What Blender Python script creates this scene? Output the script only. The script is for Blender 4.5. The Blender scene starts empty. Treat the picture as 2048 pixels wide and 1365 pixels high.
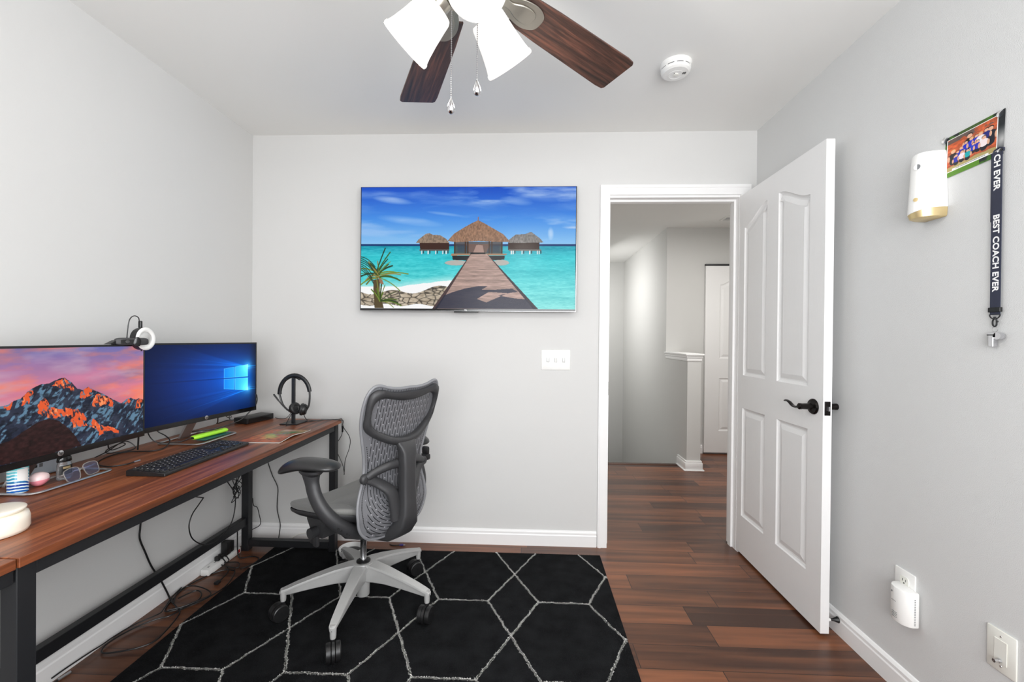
import bpy, bmesh, math, random
import numpy as np
from mathutils import Vector, Matrix

random.seed(4)
RNG = np.random.default_rng(11)
SC = bpy.context.scene
COL = SC.collection
PI = math.pi

# ------------------------------------------------------------------ camera, world, lights, exposure
cam_data = bpy.data.cameras.new('camera')
cam_data.sensor_width = 36.0
cam_data.lens = 856.86 / 2048 * 36.0
cam_data.clip_start = 0.02
cam = bpy.data.objects.new('camera', cam_data)
COL.objects.link(cam)
YAW, PITCH, ROLL, CAM_H = 0.0386025, -0.0058056, 0.0087394, 1.2116
_f = Vector((-math.sin(YAW) * math.cos(PITCH), math.cos(YAW) * math.cos(PITCH), math.sin(PITCH)))
_r = Vector((math.cos(YAW), math.sin(YAW), 0))
_u = _r.cross(_f)
_r2 = _r * math.cos(ROLL) + _u * math.sin(ROLL)
_u2 = -_r * math.sin(ROLL) + _u * math.cos(ROLL)
cam.matrix_world = Matrix(((_r2.x, _u2.x, -_f.x, 0), (_r2.y, _u2.y, -_f.y, 0), (_r2.z, _u2.z, -_f.z, CAM_H), (0, 0, 0, 1)))
SC.camera = cam

world = bpy.data.worlds.new('world')
SC.world = world
world.use_nodes = True
_bg = world.node_tree.nodes['Background']
_bg.inputs[0].default_value = (0.86, 0.93, 1.0, 1)
_bg.inputs[1].default_value = 1.4

SC.view_settings.view_transform = 'Standard'
SC.view_settings.look = 'None'
SC.view_settings.gamma = 1.0
SC.view_settings.exposure = 0.0
SC.view_settings.use_curve_mapping = False
SC.cycles.max_bounces = 12
SC.cycles.diffuse_bounces = 8
SC.cycles.glossy_bounces = 4
SC.cycles.transmission_bounces = 6
SC.cycles.sample_clamp_indirect = 6
SC.cycles.use_denoising = True
SC.cycles.caustics_reflective = False
SC.cycles.caustics_refractive = False


def area_light(name, loc, target, sx, sy, energy, color=(1, 1, 1), spread=None):
    l = bpy.data.lights.new(name, 'AREA')
    l.shape = 'RECTANGLE'
    l.size = sx
    l.size_y = sy
    l.energy = energy
    l.color = color
    if spread:
        l.spread = spread
    o = bpy.data.objects.new(name, l)
    COL.objects.link(o)
    o.location = loc
    o.rotation_euler = (Vector(target) - Vector(loc)).to_track_quat('-Z', 'Y').to_euler()
    return o


# daylight entering by the two windows behind the photographer, and by the hall's stair window
area_light('window_daylight_rear', (0.12, -1.04, 1.42), (0.0, 3.0, 2.0), 1.95, 1.55, 90, (0.985, 0.99, 1.0))
area_light('window_daylight_side', (1.29, -0.32, 1.5), (-1.4, 0.7, 0.9), 0.95, 1.25, 28, (0.985, 0.99, 1.0))
area_light('stair_window_daylight', (0.42, 5.7, 1.7), (1.5, 5.9, 0.8), 1.0, 1.4, 24, (1, 0.99, 0.97))
area_light('hall_fill_light', (1.75, 3.3, 2.36), (1.75, 3.3, 0), 0.35, 0.35, 23, (1, 0.97, 0.93))  # added unseen area lamp that brightens the hall, no fixture is modelled

# room dimensions (metres); camera stands at x=0, y=0
XL, XR, YB, YR, H = -1.662, 1.299, 2.514, -1.05, 2.416


# ------------------------------------------------------------------ helpers
def lin(c):
    return tuple(((x / 255) / 12.92) if x / 255 <= 0.04045 else (((x / 255) + 0.055) / 1.055) ** 2.4 for x in c)


def mat(name, rgb, rough=0.5, metal=0.0, bump=None, noise=None, spec=None, coat=0.0, trans=0.0, alpha=None, emit=None, sub=None, ior=None, sheen=0.0):
    """bump=(scale,strength,distance); noise=(scale,amount,(sx,sy,sz)) colour variation"""
    m = bpy.data.materials.new(name)
    m.use_nodes = True
    nt = m.node_tree
    b = nt.nodes['Principled BSDF']
    c = lin(rgb)
    b.inputs['Base Color'].default_value = (*c, 1)
    b.inputs['Roughness'].default_value = rough
    b.inputs['Metallic'].default_value = metal
    if spec is not None:
        b.inputs['Specular IOR Level'].default_value = spec
    if coat:
        b.inputs['Coat Weight'].default_value = coat
        b.inputs['Coat Roughness'].default_value = 0.08
    if trans:
        b.inputs['Transmission Weight'].default_value = trans
    if ior:
        b.inputs['IOR'].default_value = ior
    if sheen:
        b.inputs['Sheen Weight'].default_value = sheen
    if alpha is not None:
        b.inputs['Alpha'].default_value = alpha
    if emit:
        b.inputs['Emission Color'].default_value = (*lin(emit[0]), 1)
        b.inputs['Emission Strength'].default_value = emit[1]
    tc = nt.nodes.new('ShaderNodeTexCoord')
    nz = nt.nodes.new('ShaderNodeTexNoise')
    mp = nt.nodes.new('ShaderNodeMapping')
    nt.links.new(tc.outputs['Object'], mp.inputs[0])
    nt.links.new(mp.outputs[0], nz.inputs['Vector'])
    n = noise or (30, 0.03, (1, 1, 1))
    nz.inputs['Scale'].default_value = n[0]
    nz.inputs['Detail'].default_value = 4
    mp.inputs['Scale'].default_value = n[2]
    mx = nt.nodes.new('ShaderNodeMixRGB')
    mx.inputs[1].default_value = tuple(max(0, v * (1 - n[1])) for v in c) + (1,)
    mx.inputs[2].default_value = tuple(min(1, v * (1 + n[1])) for v in c) + (1,)
    nt.links.new(nz.outputs['Fac'], mx.inputs[0])
    nt.links.new(mx.outputs[0], b.inputs['Base Color'])
    if bump:
        nb = nt.nodes.new('ShaderNodeTexNoise')
        nb.inputs['Scale'].default_value = bump[0]
        nb.inputs['Detail'].default_value = 3
        mp2 = nt.nodes.new('ShaderNodeMapping')
        if len(bump) > 3:
            mp2.inputs['Scale'].default_value = bump[3]
        nt.links.new(tc.outputs['Object'], mp2.inputs[0])
        nt.links.new(mp2.outputs[0], nb.inputs['Vector'])
        bp = nt.nodes.new('ShaderNodeBump')
        bp.inputs['Strength'].default_value = bump[1]
        bp.inputs['Distance'].default_value = bump[2]
        nt.links.new(nb.outputs['Fac'], bp.inputs['Height'])
        nt.links.new(bp.outputs[0], b.inputs['Normal'])
    return m


class MB:
    """collects vertices and faces of one mesh"""
    def __init__(s):
        s.v = []; s.f = []; s.mi = []; s.cur = 0

    def add(s, vs, fs):
        o = len(s.v)
        s.v += [tuple(v) for v in vs]
        s.f += [tuple(i + o for i in f) for f in fs]
        s.mi += [s.cur] * len(fs)
        return s

    def bm(s, bm):
        bm.verts.index_update()
        s.add([v.co.copy() for v in bm.verts], [[v.index for v in f.verts] for f in bm.faces])
        bm.free()
        return s

    def box(s, a, b, bev=0.0, seg=2, M=None):
        bm = bmesh.new()
        bmesh.ops.create_cube(bm, size=1)
        for v in bm.verts:
            v.co = Vector([a[i] + (v.co[i] + 0.5) * (b[i] - a[i]) for i in range(3)])
        if bev > 0:
            bmesh.ops.bevel(bm, geom=bm.edges[:], offset=bev, segments=seg, affect='EDGES', profile=0.5)
        if M is not None:
            bm.transform(M)
        bmesh.ops.recalc_face_normals(bm, faces=bm.faces[:])
        return s.bm(bm)

    def prism(s, poly, O, X, Y, Z, depth, bev=0.0, seg=2):
        """2-D outline poly in plane O + x X + y Y, extruded along Z by depth"""
        O, X, Y, Z = map(Vector, (O, X, Y, Z))
        bm = bmesh.new()
        vs = [bm.verts.new(O + X * p[0] + Y * p[1]) for p in poly]
        f = bm.faces.new(vs)
        r = bmesh.ops.extrude_face_region(bm, geom=[f])
        for g in r['geom']:
            if isinstance(g, bmesh.types.BMVert):
                g.co += Z * depth
        bmesh.ops.recalc_face_normals(bm, faces=bm.faces[:])
        if bev > 0:
            bmesh.ops.bevel(bm, geom=[e for e in bm.edges if e.calc_face_angle(0) > 0.6], offset=bev, segments=seg, affect='EDGES', profile=0.5)
        return s.bm(bm)

    def tube(s, pts, r, n=8, closed=False, cap=True, sx=1.0, sy=1.0, up=None):
        pts = [Vector(p) for p in pts]
        N = len(pts)
        rs = r if isinstance(r, (list, tuple)) else [r] * N
        vs = []; fs = []
        prev = None
        for i, p in enumerate(pts):
            if closed:
                t = pts[(i + 1) % N] - pts[i - 1]
            else:
                t = pts[min(i + 1, N - 1)] - pts[max(i - 1, 0)]
            t.normalize()
            if prev is None:
                a = Vector(up) if up is not None else (Vector((0, 0, 1)) if abs(t.z) < 0.9 else Vector((1, 0, 0)))
            else:
                a = Vector(up) if up is not None else prev
            a = (a - t * a.dot(t))
            if a.length < 1e-6:
                a = t.orthogonal()
            a.normalize()
            prev = a
            b = t.cross(a)
            rr = rs[i]
            for k in range(n):
                th = 2 * PI * k / n
                vs.append(p + a * math.cos(th) * rr * sx + b * math.sin(th) * rr * sy)
        M = N if closed else N - 1
        for i in range(M):
            j = (i + 1) % N
            for k in range(n):
                k2 = (k + 1) % n
                fs.append((i * n + k, i * n + k2, j * n + k2, j * n + k))
        if not closed and cap:
            fs.append(tuple(range(n - 1, -1, -1)))
            fs.append(tuple((N - 1) * n + k for k in range(n)))
        return s.add(vs, fs)

    def cyl(s, a, b, r0, r1=None, n=24):
        r1 = r0 if r1 is None else r1
        return s.tube([a, b], [r0, r1], n)

    def lathe(s, prof, O=(0, 0, 0), X=(1, 0, 0), Y=(0, 1, 0), Z=(0, 0, 1), n=32, ex=1.0, ey=1.0):
        O, X, Y, Z = map(Vector, (O, X, Y, Z))
        vs = []; fs = []
        for (r, z) in prof:
            for k in range(n):
                th = 2 * PI * k / n
                vs.append(O + X * (r * math.cos(th) * ex) + Y * (r * math.sin(th) * ey) + Z * z)
        for i in range(len(prof) - 1):
            for k in range(n):
                k2 = (k + 1) % n
                fs.append((i * n + k, i * n + k2, (i + 1) * n + k2, (i + 1) * n + k))
        if prof[0][0] > 1e-5:
            fs.append(tuple(range(n - 1, -1, -1)))
        if prof[-1][0] > 1e-5:
            fs.append(tuple((len(prof) - 1) * n + k for k in range(n)))
        return s.add(vs, fs)

    def loft(s, rings, closed=True, cap=True):
        n = len(rings[0]); vs = [p for r in rings for p in r]; fs = []
        for i in range(len(rings) - 1):
            for k in range(n if closed else n - 1):
                k2 = (k + 1) % n
                fs.append((i * n + k, i * n + k2, (i + 1) * n + k2, (i + 1) * n + k))
        if cap:
            fs.append(tuple(range(n - 1, -1, -1)))
            fs.append(tuple((len(rings) - 1) * n + k for k in range(n)))
        return s.add(vs, fs)


def spline(pts, k=6, closed=False):
    P = [Vector(p) for p in pts]
    n = len(P); out = []
    seg = n if closed else n - 1
    for i in range(seg):
        p0 = P[(i - 1) % n] if (closed or i > 0) else P[0] * 2 - P[1]
        p1 = P[i]; p2 = P[(i + 1) % n]
        p3 = P[(i + 2) % n] if (closed or i + 2 < n) else P[-1] * 2 - P[-2]
        for j in range(k):
            t = j / k
            out.append(0.5 * ((2 * p1) + (p2 - p0) * t + (2 * p0 - 5 * p1 + 4 * p2 - p3) * t * t + (3 * p1 - p0 - 3 * p2 + p3) * t ** 3))
    if not closed:
        out.append(P[-1])
    return out


def spline2(pts, k=6, closed=True):
    return [(p.x, p.y) for p in spline([(a, b, 0) for a, b in pts], k, closed)]


def world_loc(o):
    v = Vector((0, 0, 0)); M = Matrix.Identity(4)
    chain = []
    while o:
        chain.append(o); o = o.parent
    for c in reversed(chain):
        M = M @ Matrix.LocRotScale(c.location, c.rotation_euler, None)
    return M


def obj(name, mb, m, parent=None, angle=35, label=None, local=False):
    """link the collected mesh as ONE object; vertices are world coordinates unless local"""
    me = bpy.data.meshes.new(name)
    V = [Vector(v) for v in mb.v]
    o = bpy.data.objects.new(name, me)
    if parent is not None:
        if not local:
            Mi = world_loc(parent).inverted()
            V = [Mi @ v for v in V]
    elif not local:
        xs = [v.x for v in V]; ys = [v.y for v in V]; zs = [v.z for v in V]
        L = Vector(((min(xs) + max(xs)) / 2, (min(ys) + max(ys)) / 2, min(zs)))
        V = [v - L for v in V]
        o.location = L
    me.from_pydata(V, [], mb.f)
    mats = m if isinstance(m, (list, tuple)) else [m]
    for k in mats:
        me.materials.append(k)
    if len(mats) > 1:
        me.polygons.foreach_set('material_index', mb.mi)
    me.validate()
    me.shade_smooth()
    me.set_sharp_from_angle(angle=math.radians(angle))
    COL.objects.link(o)
    if parent is not None:
        o.parent = parent
    if label:
        o['label'] = label
    return o


def thing(name, label, cat, loc, rotz=0.0, group=None):
    o = bpy.data.objects.new(name, None)
    o.empty_display_size = 0.05
    COL.objects.link(o)
    o.location = loc
    o.rotation_euler = (0, 0, rotz)
    return tag(o, label, cat, group)


def tag(o, label, cat, group=None):
    o['label'] = label; o['category'] = cat
    if group:
        o['group'] = group
    return o


def struct(name, mb, m, label=None, angle=35):
    o = obj(name, mb, m, angle=angle)
    o['kind'] = 'structure'
    if label:
        o['label'] = label
    return o


def text_mb(txt, size, O, X, Y, depth=0.0006, offset=0.0, align='CENTER', spacing=1.0, sx=1.0):
    """lettering as mesh in the plane O, X (reading direction), Y (up)"""
    cu = bpy.data.curves.new('lettering', 'FONT')
    cu.body = txt; cu.size = size; cu.align_x = align; cu.align_y = 'CENTER'
    cu.offset = offset; cu.extrude = depth / 2; cu.space_character = spacing
    cu.resolution_u = 4
    to = bpy.data.objects.new('lettering', cu)
    COL.objects.link(to)
    dg = bpy.context.evaluated_depsgraph_get()
    dg.update()
    me = bpy.data.meshes.new_from_object(to.evaluated_get(dg))
    X, Y, O = Vector(X), Vector(Y), Vector(O)
    Z = X.cross(Y)
    mb = MB()
    mb.add([O + X * (v.co.x * sx) + Y * v.co.y + Z * (v.co.z + depth / 2) for v in me.vertices], [tuple(p.vertices) for p in me.polygons])
    bpy.data.objects.remove(to)
    bpy.data.curves.remove(cu)
    bpy.data.meshes.remove(me)
    return mb


# ---- numpy painters for screens and printed pictures
def lin_np(a):
    a = np.clip(a, 0, 255) / 255
    return np.where(a <= 0.04045, a / 12.92, ((a + 0.055) / 1.055) ** 2.4)


def noise2(u, v, f, seed, octv=4, fu=1.0, fv=1.0):
    out = np.zeros_like(u); amp = 1.0; tot = 0
    for o in range(octv):
        rg = np.random.default_rng(seed * 17 + o)
        G = rg.random((80, 80))
        x = u * f * fu * 2 ** o + 3.1 * o; y = v * f * fv * 2 ** o + 1.7 * o
        xi = np.floor(x).astype(int); yi = np.floor(y).astype(int)
        fx = x - xi; fy = y - yi
        fx = fx * fx * (3 - 2 * fx); fy = fy * fy * (3 - 2 * fy)
        g = lambda a, b: G[a % 80, b % 80]
        n = (g(xi, yi) * (1 - fx) + g(xi + 1, yi) * fx) * (1 - fy) + (g(xi, yi + 1) * (1 - fx) + g(xi + 1, yi + 1) * fx) * fy
        out += n * amp; tot += amp; amp *= 0.5
    return out / tot


def inpoly(u, v, poly):
    r = np.zeros(u.shape, bool)
    n = len(poly)
    for i in range(n):
        x1, y1 = poly[i]; x2, y2 = poly[(i + 1) % n]
        c = ((y1 > v) != (y2 > v)) & (u < (x2 - x1) * (v - y1) / ((y2 - y1) if y2 != y1 else 1e-9) + x1)
        r ^= c
    return r


def mixc(img, mask, c):
    m = mask[..., None] if mask.ndim == 2 else mask
    return img * (1 - m) + np.array(c, float) * m


def segd(u, v, a, b):
    ax, ay = a; bx, by = b
    dx, dy = bx - ax, by - ay
    t = np.clip(((u - ax) * dx + (v - ay) * dy) / (dx * dx + dy * dy + 1e-12), 0, 1)
    return np.hypot(u - ax - t * dx, v - ay - t * dy)


def picture(name, O, U, V, nx, ny, paint, m, parent, label=None):
    """a flat printed or glowing picture: a fine grid with painted vertex colours (uv from lower left)"""
    O, U, V = Vector(O), Vector(U), Vector(V)
    us = np.linspace(0, 1, nx); vs = np.linspace(0, 1, ny)
    uu, vv = np.meshgrid(us, vs)
    img = paint(uu, vv)
    P = np.array(O)[None, None, :] + uu[..., None] * np.array(U) + vv[..., None] * np.array(V)
    if parent is not None:
        Mi = np.array(world_loc(parent).inverted())
        P = P @ Mi[:3, :3].T + Mi[:3, 3]
    P = P.reshape(-1, 3)
    idx = np.arange(nx * ny).reshape(ny, nx)
    F = np.stack([idx[:-1, :-1], idx[:-1, 1:], idx[1:, 1:], idx[1:, :-1]], -1).reshape(-1, 4)
    me = bpy.data.meshes.new(name)
    me.vertices.add(len(P)); me.vertices.foreach_set('co', P.astype(np.float32).ravel())
    me.loops.add(F.size); me.loops.foreach_set('vertex_index', F.astype(np.int32).ravel())
    me.polygons.add(len(F)); me.polygons.foreach_set('loop_start', (np.arange(len(F)) * 4).astype(np.int32))
    me.update(calc_edges=True)
    ca = me.color_attributes.new('paint', 'FLOAT_COLOR', 'POINT')
    c = np.ones((len(P), 4), np.float32); c[:, :3] = lin_np(img).reshape(-1, 3)
    ca.data.foreach_set('color', c.ravel())
    me.materials.append(m)
    o = bpy.data.objects.new(name, me)
    COL.objects.link(o)
    if parent is not None:
        o.parent = parent
    if label:
        o['label'] = label
    return o


def paint_mat(name, emit=0.0, rough=0.4, spec=0.3):
    m = bpy.data.materials.new(name); m.use_nodes = True
    nt = m.node_tree; b = nt.nodes['Principled BSDF']
    a = nt.nodes.new('ShaderNodeAttribute'); a.attribute_name = 'paint'
    b.inputs['Roughness'].default_value = rough
    b.inputs['Specular IOR Level'].default_value = spec
    if emit > 0:
        b.inputs['Base Color'].default_value = (0.004, 0.004, 0.004, 1)
        nt.links.new(a.outputs['Color'], b.inputs['Emission Color'])
        b.inputs['Emission Strength'].default_value = emit
    else:
        nt.links.new(a.outputs['Color'], b.inputs['Base Color'])
    return m


# ------------------------------------------------------------------ materials
M = {}
M['wall'] = mat('painted_wall', (212, 212, 211), 0.85, bump=(260, 0.18, 0.0012), noise=(3, 0.012, (1, 1, 1)), spec=0.2)
M['wall_tex'] = mat('orange_peel_wall', (214, 215, 215), 0.7, bump=(420, 0.55, 0.0016), noise=(3, 0.012, (1, 1, 1)), spec=0.3)
M['ceiling'] = mat('ceiling_paint', (236, 236, 234), 0.9, bump=(220, 0.15, 0.001), noise=(3, 0.01, (1, 1, 1)), spec=0.15)
M['hallwall'] = mat('hall_wall_paint', (205, 205, 203), 0.6, bump=(150, 0.2, 0.001), noise=(4, 0.012, (1, 1, 1)), spec=0.4)
M['trim'] = mat('white_trim_paint', (240, 240, 240), 0.35, noise=(10, 0.01, (1, 1, 1)))
M['door'] = mat('white_door_skin', (236, 236, 236), 0.4, bump=(18, 0.42, 0.0012, (22, 22, 0.9)), noise=(10, 0.01, (1, 1, 1)))
M['black_metal'] = mat('black_powder_coat', (24, 25, 28), 0.45, bump=(600, 0.15, 0.0003), noise=(40, 0.1, (1, 1, 1)))
M['bronze'] = mat('dark_bronze', (32, 28, 27), 0.25, 0.7, noise=(60, 0.15, (1, 1, 1)))
M['black_plastic'] = mat('black_plastic', (22, 22, 23), 0.42, noise=(60, 0.1, (1, 1, 1)))
M['black_gloss'] = mat('black_gloss_plastic', (14, 14, 15), 0.15, noise=(60, 0.1, (1, 1, 1)))
M['cable'] = mat('black_cable', (18, 18, 19), 0.4, noise=(60, 0.1, (1, 1, 1)))
M['white_plastic'] = mat('white_plastic', (240, 240, 238), 0.35, noise=(30, 0.01, (1, 1, 1)))
M['ivory'] = mat('ivory_plastic', (232, 232, 225), 0.35, noise=(30, 0.01, (1, 1, 1)))
M['silver'] = mat('brushed_silver', (200, 200, 202), 0.28, 0.9, noise=(60, 0.05, (1, 30, 1)))
M['chrome'] = mat('chrome', (215, 215, 218), 0.12, 1.0, noise=(60, 0.03, (1, 1, 1)))
M['nickel'] = mat('satin_nickel', (170, 165, 155), 0.3, 0.9, noise=(50, 0.04, (1, 1, 1)))
M['alu'] = mat('silver_painted_base', (192, 192, 191), 0.36, 0.3, bump=(900, 0.12, 0.0003), noise=(60, 0.04, (1, 1, 1)))
M['dark_grey'] = mat('graphite_plastic', (50, 50, 52), 0.5, bump=(700, 0.15, 0.0003), noise=(50, 0.06, (1, 1, 1)))
M['dark_grey2'] = mat('charcoal_plastic', (44, 44, 46), 0.45, bump=(700, 0.15, 0.0003), noise=(50, 0.06, (1, 1, 1)))
M['arm_pad'] = mat('arm_pad_urethane', (38, 38, 39), 0.33, bump=(25, 0.25, 0.001), noise=(20, 0.2, (1, 1, 1)))
M['red'] = mat('red_switch', (170, 25, 30), 0.3)
M['navy'] = mat('navy_webbing', (44, 48, 66), 0.7, bump=(900, 0.3, 0.0004), noise=(80, 0.1, (1, 1, 1)))
M['white_print'] = mat('white_print', (245, 245, 245), 0.5)
M['grey_print_and_shade'] = mat('grey_print_and_shade', (120, 122, 125), 0.5)
M['gold'] = mat('brass_gold', (222, 200, 150), 0.32, 0.7, noise=(20, 0.08, (1, 1, 1)))
M['dark'] = mat('dark_slot', (12, 12, 12), 0.8)
M['glass'] = mat('clear_glass', (245, 248, 252), 0.02, trans=1.0, ior=1.3)
M['bottle'] = mat('clear_plastic', (235, 238, 242), 0.06, trans=0.85, ior=1.3)
M['lens'] = mat('blue_coated_lens', (188, 198, 238), 0.04, trans=0.93, ior=1.12)
M['neon'] = mat('neon_green_rubber', (170, 238, 60), 0.45, noise=(30, 0.03, (1, 1, 1)))
M['teal'] = mat('teal_plastic', (22, 92, 96), 0.4)
M['pink'] = mat('soft_pink', (243, 150, 165), 0.3)
M['pale_pink'] = mat('pale_pink', (252, 222, 222), 0.3)
M['cream'] = mat('cream_ceramic', (238, 232, 218), 0.3, noise=(10, 0.01, (1, 1, 1)), coat=0.3)
M['label_black'] = mat('label_black', (25, 24, 20), 0.4)
M['label_grey'] = mat('pale_blue_grey_card', (196, 206, 216), 0.5)
M['purple'] = mat('violet_plug', (70, 62, 130), 0.4)


def wood_mat(name, c_lo, c_hi, c_dark, axis_scale, rough=0.32, ring=6.0, coat=0.0, seed=0.0):
    m = bpy.data.materials.new(name); m.use_nodes = True
    nt = m.node_tree; N = nt.nodes; L = nt.links; b = N['Principled BSDF']
    tc = N.new('ShaderNodeTexCoord'); mp = N.new('ShaderNodeMapping')
    mp.inputs['Scale'].default_value = axis_scale; mp.inputs['Location'].default_value = (seed, seed, seed)
    L.new(tc.outputs['Object'], mp.inputs[0])
    n1 = N.new('ShaderNodeTexNoise'); n1.inputs['Scale'].default_value = ring; n1.inputs['Detail'].default_value = 5; n1.inputs['Distortion'].default_value = 0.6
    n2 = N.new('ShaderNodeTexNoise'); n2.inputs['Scale'].default_value = ring * 5; n2.inputs['Detail'].default_value = 6
    L.new(mp.outputs[0], n1.inputs['Vector']); L.new(mp.outputs[0], n2.inputs['Vector'])
    r1 = N.new('ShaderNodeValToRGB')
    e = r1.color_ramp.elements
    e[0].position = 0.32; e[0].color = (*lin(c_dark), 1)
    e[1].position = 0.68; e[1].color = (*lin(c_hi), 1)
    x = e.new(0.48); x.color = (*lin(c_lo), 1)
    L.new(n1.outputs['Fac'], r1.inputs[0])
    r2 = N.new('ShaderNodeValToRGB'); r2.color_ramp.elements[0].position = 0.35; r2.color_ramp.elements[0].color = (0.62, 0.6, 0.58, 1)
    r2.color_ramp.elements[1].position = 0.62; r2.color_ramp.elements[1].color = (1.08, 1.08, 1.08, 1)
    L.new(n2.outputs['Fac'], r2.inputs[0])
    mx = N.new('ShaderNodeMixRGB'); mx.blend_type = 'MULTIPLY'; mx.inputs[0].default_value = 0.8
    L.new(r1.outputs[0], mx.inputs[1]); L.new(r2.outputs[0], mx.inputs[2])
    L.new(mx.outputs[0], b.inputs['Base Color'])
    b.inputs['Roughness'].default_value = rough
    if coat:
        b.inputs['Coat Weight'].default_value = coat
        b.inputs['Coat Roughness'].default_value = 0.2
    return m


M['desk'] = wood_mat('walnut_laminate', (122, 66, 38), (162, 96, 58), (80, 44, 28), (11, 0.5, 11), rough=0.36, ring=3.0)
M['blade'] = wood_mat('dark_walnut_blade', (70, 48, 41), (102, 66, 54), (46, 34, 31), (1.2, 26, 26), rough=0.42, ring=3.0)


def floor_mat():
    """hardwood planks running along x, 126.5 mm wide, random lengths and tones"""
    m = bpy.data.materials.new('hardwood_planks'); m.use_nodes = True
    nt = m.node_tree; N = nt.nodes; L = nt.links; b = N['Principled BSDF']

    def math_n(op, a, b_=None, c=None):
        n = N.new('ShaderNodeMath'); n.operation = op
        for i, x in enumerate((a, b_, c)):
            if x is None:
                continue
            if isinstance(x, (int, float)):
                n.inputs[i].default_value = x
            else:
                L.new(x, n.inputs[i])
        return n.outputs[0]
    geo = N.new('ShaderNodeNewGeometry'); sp = N.new('ShaderNodeSeparateXYZ')
    L.new(geo.outputs['Position'], sp.inputs[0])
    W = 0.1265
    yy = math_n('DIVIDE', math_n('SUBTRACT', sp.outputs['Y'], 1.842), W)
    row = math_n('FLOOR', yy); fy = math_n('SUBTRACT', yy, row)
    wn = N.new('ShaderNodeTexWhiteNoise'); wn.noise_dimensions = '1D'; L.new(row, wn.inputs['W'])
    xx = math_n('ADD', math_n('DIVIDE', sp.outputs['X'], 0.95), math_n('MULTIPLY', wn.outputs['Value'], 7.3))
    colm = math_n('FLOOR', xx); fx = math_n('SUBTRACT', xx, colm)
    cv = N.new('ShaderNodeCombineXYZ'); L.new(row, cv.inputs[0]); L.new(colm, cv.inputs[1])
    wn2 = N.new('ShaderNodeTexWhiteNoise'); wn2.noise_dimensions = '2D'; L.new(cv.outputs[0], wn2.inputs['Vector'])
    # grain
    cg = N.new('ShaderNodeCombineXYZ')
    L.new(math_n('ADD', math_n('MULTIPLY', sp.outputs['X'], 1.6), math_n('MULTIPLY', wn2.outputs['Value'], 31)), cg.inputs[0])
    L.new(math_n('MULTIPLY', sp.outputs['Y'], 26), cg.inputs[1])
    L.new(math_n('MULTIPLY', wn2.outputs['Value'], 11), cg.inputs[2])
    n1 = N.new('ShaderNodeTexNoise'); n1.inputs['Scale'].default_value = 1.0; n1.inputs['Detail'].default_value = 7; n1.inputs['Distortion'].default_value = 0.4
    L.new(cg.outputs[0], n1.inputs['Vector'])
    ramp = N.new('ShaderNodeValToRGB'); e = ramp.color_ramp.elements
    e[0].position = 0.25; e[0].color = (*lin((64, 39, 28)), 1)
    e[1].position = 0.78; e[1].color = (*lin((146, 90, 60)), 1)
    x = e.new(0.5); x.color = (*lin((106, 66, 44)), 1)
    tone = math_n('ADD', math_n('MULTIPLY', n1.outputs['Fac'], 0.75), math_n('MULTIPLY', math_n('SUBTRACT', wn2.outputs['Value'], 0.35), 0.34))
    L.new(tone, ramp.inputs[0])
    gy = math_n('MINIMUM', fy, math_n('SUBTRACT', 1, fy)); gx = math_n('MINIMUM', fx, math_n('SUBTRACT', 1, fx))
    seam = math_n('MAXIMUM', math_n('LESS_THAN', gy, 0.010), math_n('LESS_THAN', gx, 0.0016))
    mx = N.new('ShaderNodeMixRGB'); L.new(seam, mx.inputs[0]); L.new(ramp.outputs[0], mx.inputs[1])
    mx.inputs[2].default_value = (*lin((34, 22, 18)), 1)
    L.new(mx.outputs[0], b.inputs['Base Color'])
    b.inputs['Roughness'].default_value = 0.33
    bp = N.new('ShaderNodeBump'); bp.inputs['Strength'].default_value = 0.3; bp.inputs['Distance'].default_value = 0.001
    L.new(math_n('SUBTRACT', math_n('MULTIPLY', n1.outputs['Fac'], 0.25), seam), bp.inputs['Height'])
    L.new(bp.outputs[0], b.inputs['Normal'])
    return m


M['floor'] = floor_mat()

# ------------------------------------------------------------------ the setting
mb = MB().prism([(XL - .1, YR - .1), (2.7, YR - .1), (2.7, 4.75), (1.52, 4.75), (1.52, 4.20), (.15, 4.20), (.15, YB), (XL - .1, YB)], (0, 0, -.03), (1, 0, 0), (0, 1, 0), (0, 0, 1), .03)
struct('floor', mb, M['floor'])
struct('trim_1', MB().box((.25, 4.185, -.03), (1.475, 4.235, .006), .004), M['floor'], 'dark wood nosing at the top of the stairs')
struct('ceiling', MB().box((XL - .1, YR - .1, H), (2.8, 6.9, H + .08)), M['ceiling'])
struct('wall_left', MB().box((XL - .1, YR - .1, 0), (XL, YB, H)), M['wall'])
OX0, OX1, OZ = .447, 1.222, 2.053     # rough door opening
mb = MB().prism([(XL - .1, 0), (OX0, 0), (OX0, OZ), (OX1, OZ), (OX1, 0), (2.7, 0), (2.7, H), (XL - .1, H)], (0, YB, 0), (1, 0, 0), (0, 0, 1), (0, 1, 0), .115)
struct('wall_back', mb, M['wall'])


def wall_open(axis, c0, c1, a0, a1, oa0, oa1, oz0, oz1):
    """wall slab with one window opening; axis 'x' means the slab runs along x"""
    mb = MB()
    for (p0, p1, z0, z1) in ((a0, oa0, 0, H), (oa1, a1, 0, H), (oa0, oa1, 0, oz0), (oa0, oa1, oz1, H)):
        if axis == 'x':
            mb.box((p0, c0, z0), (p1, c1, z1))
        else:
            mb.box((c0, p0, z0), (c1, p1, z1))
    return mb


struct('wall_right', wall_open('y', XR, XR + .1, YR - .1, YB, -.82, .18, .85, 2.15), M['wall_tex'])
struct('wall_rear', wall_open('x', YR - .1, YR, XL, XR, -.88, 1.12, .62, 2.22), M['wall'])


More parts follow.
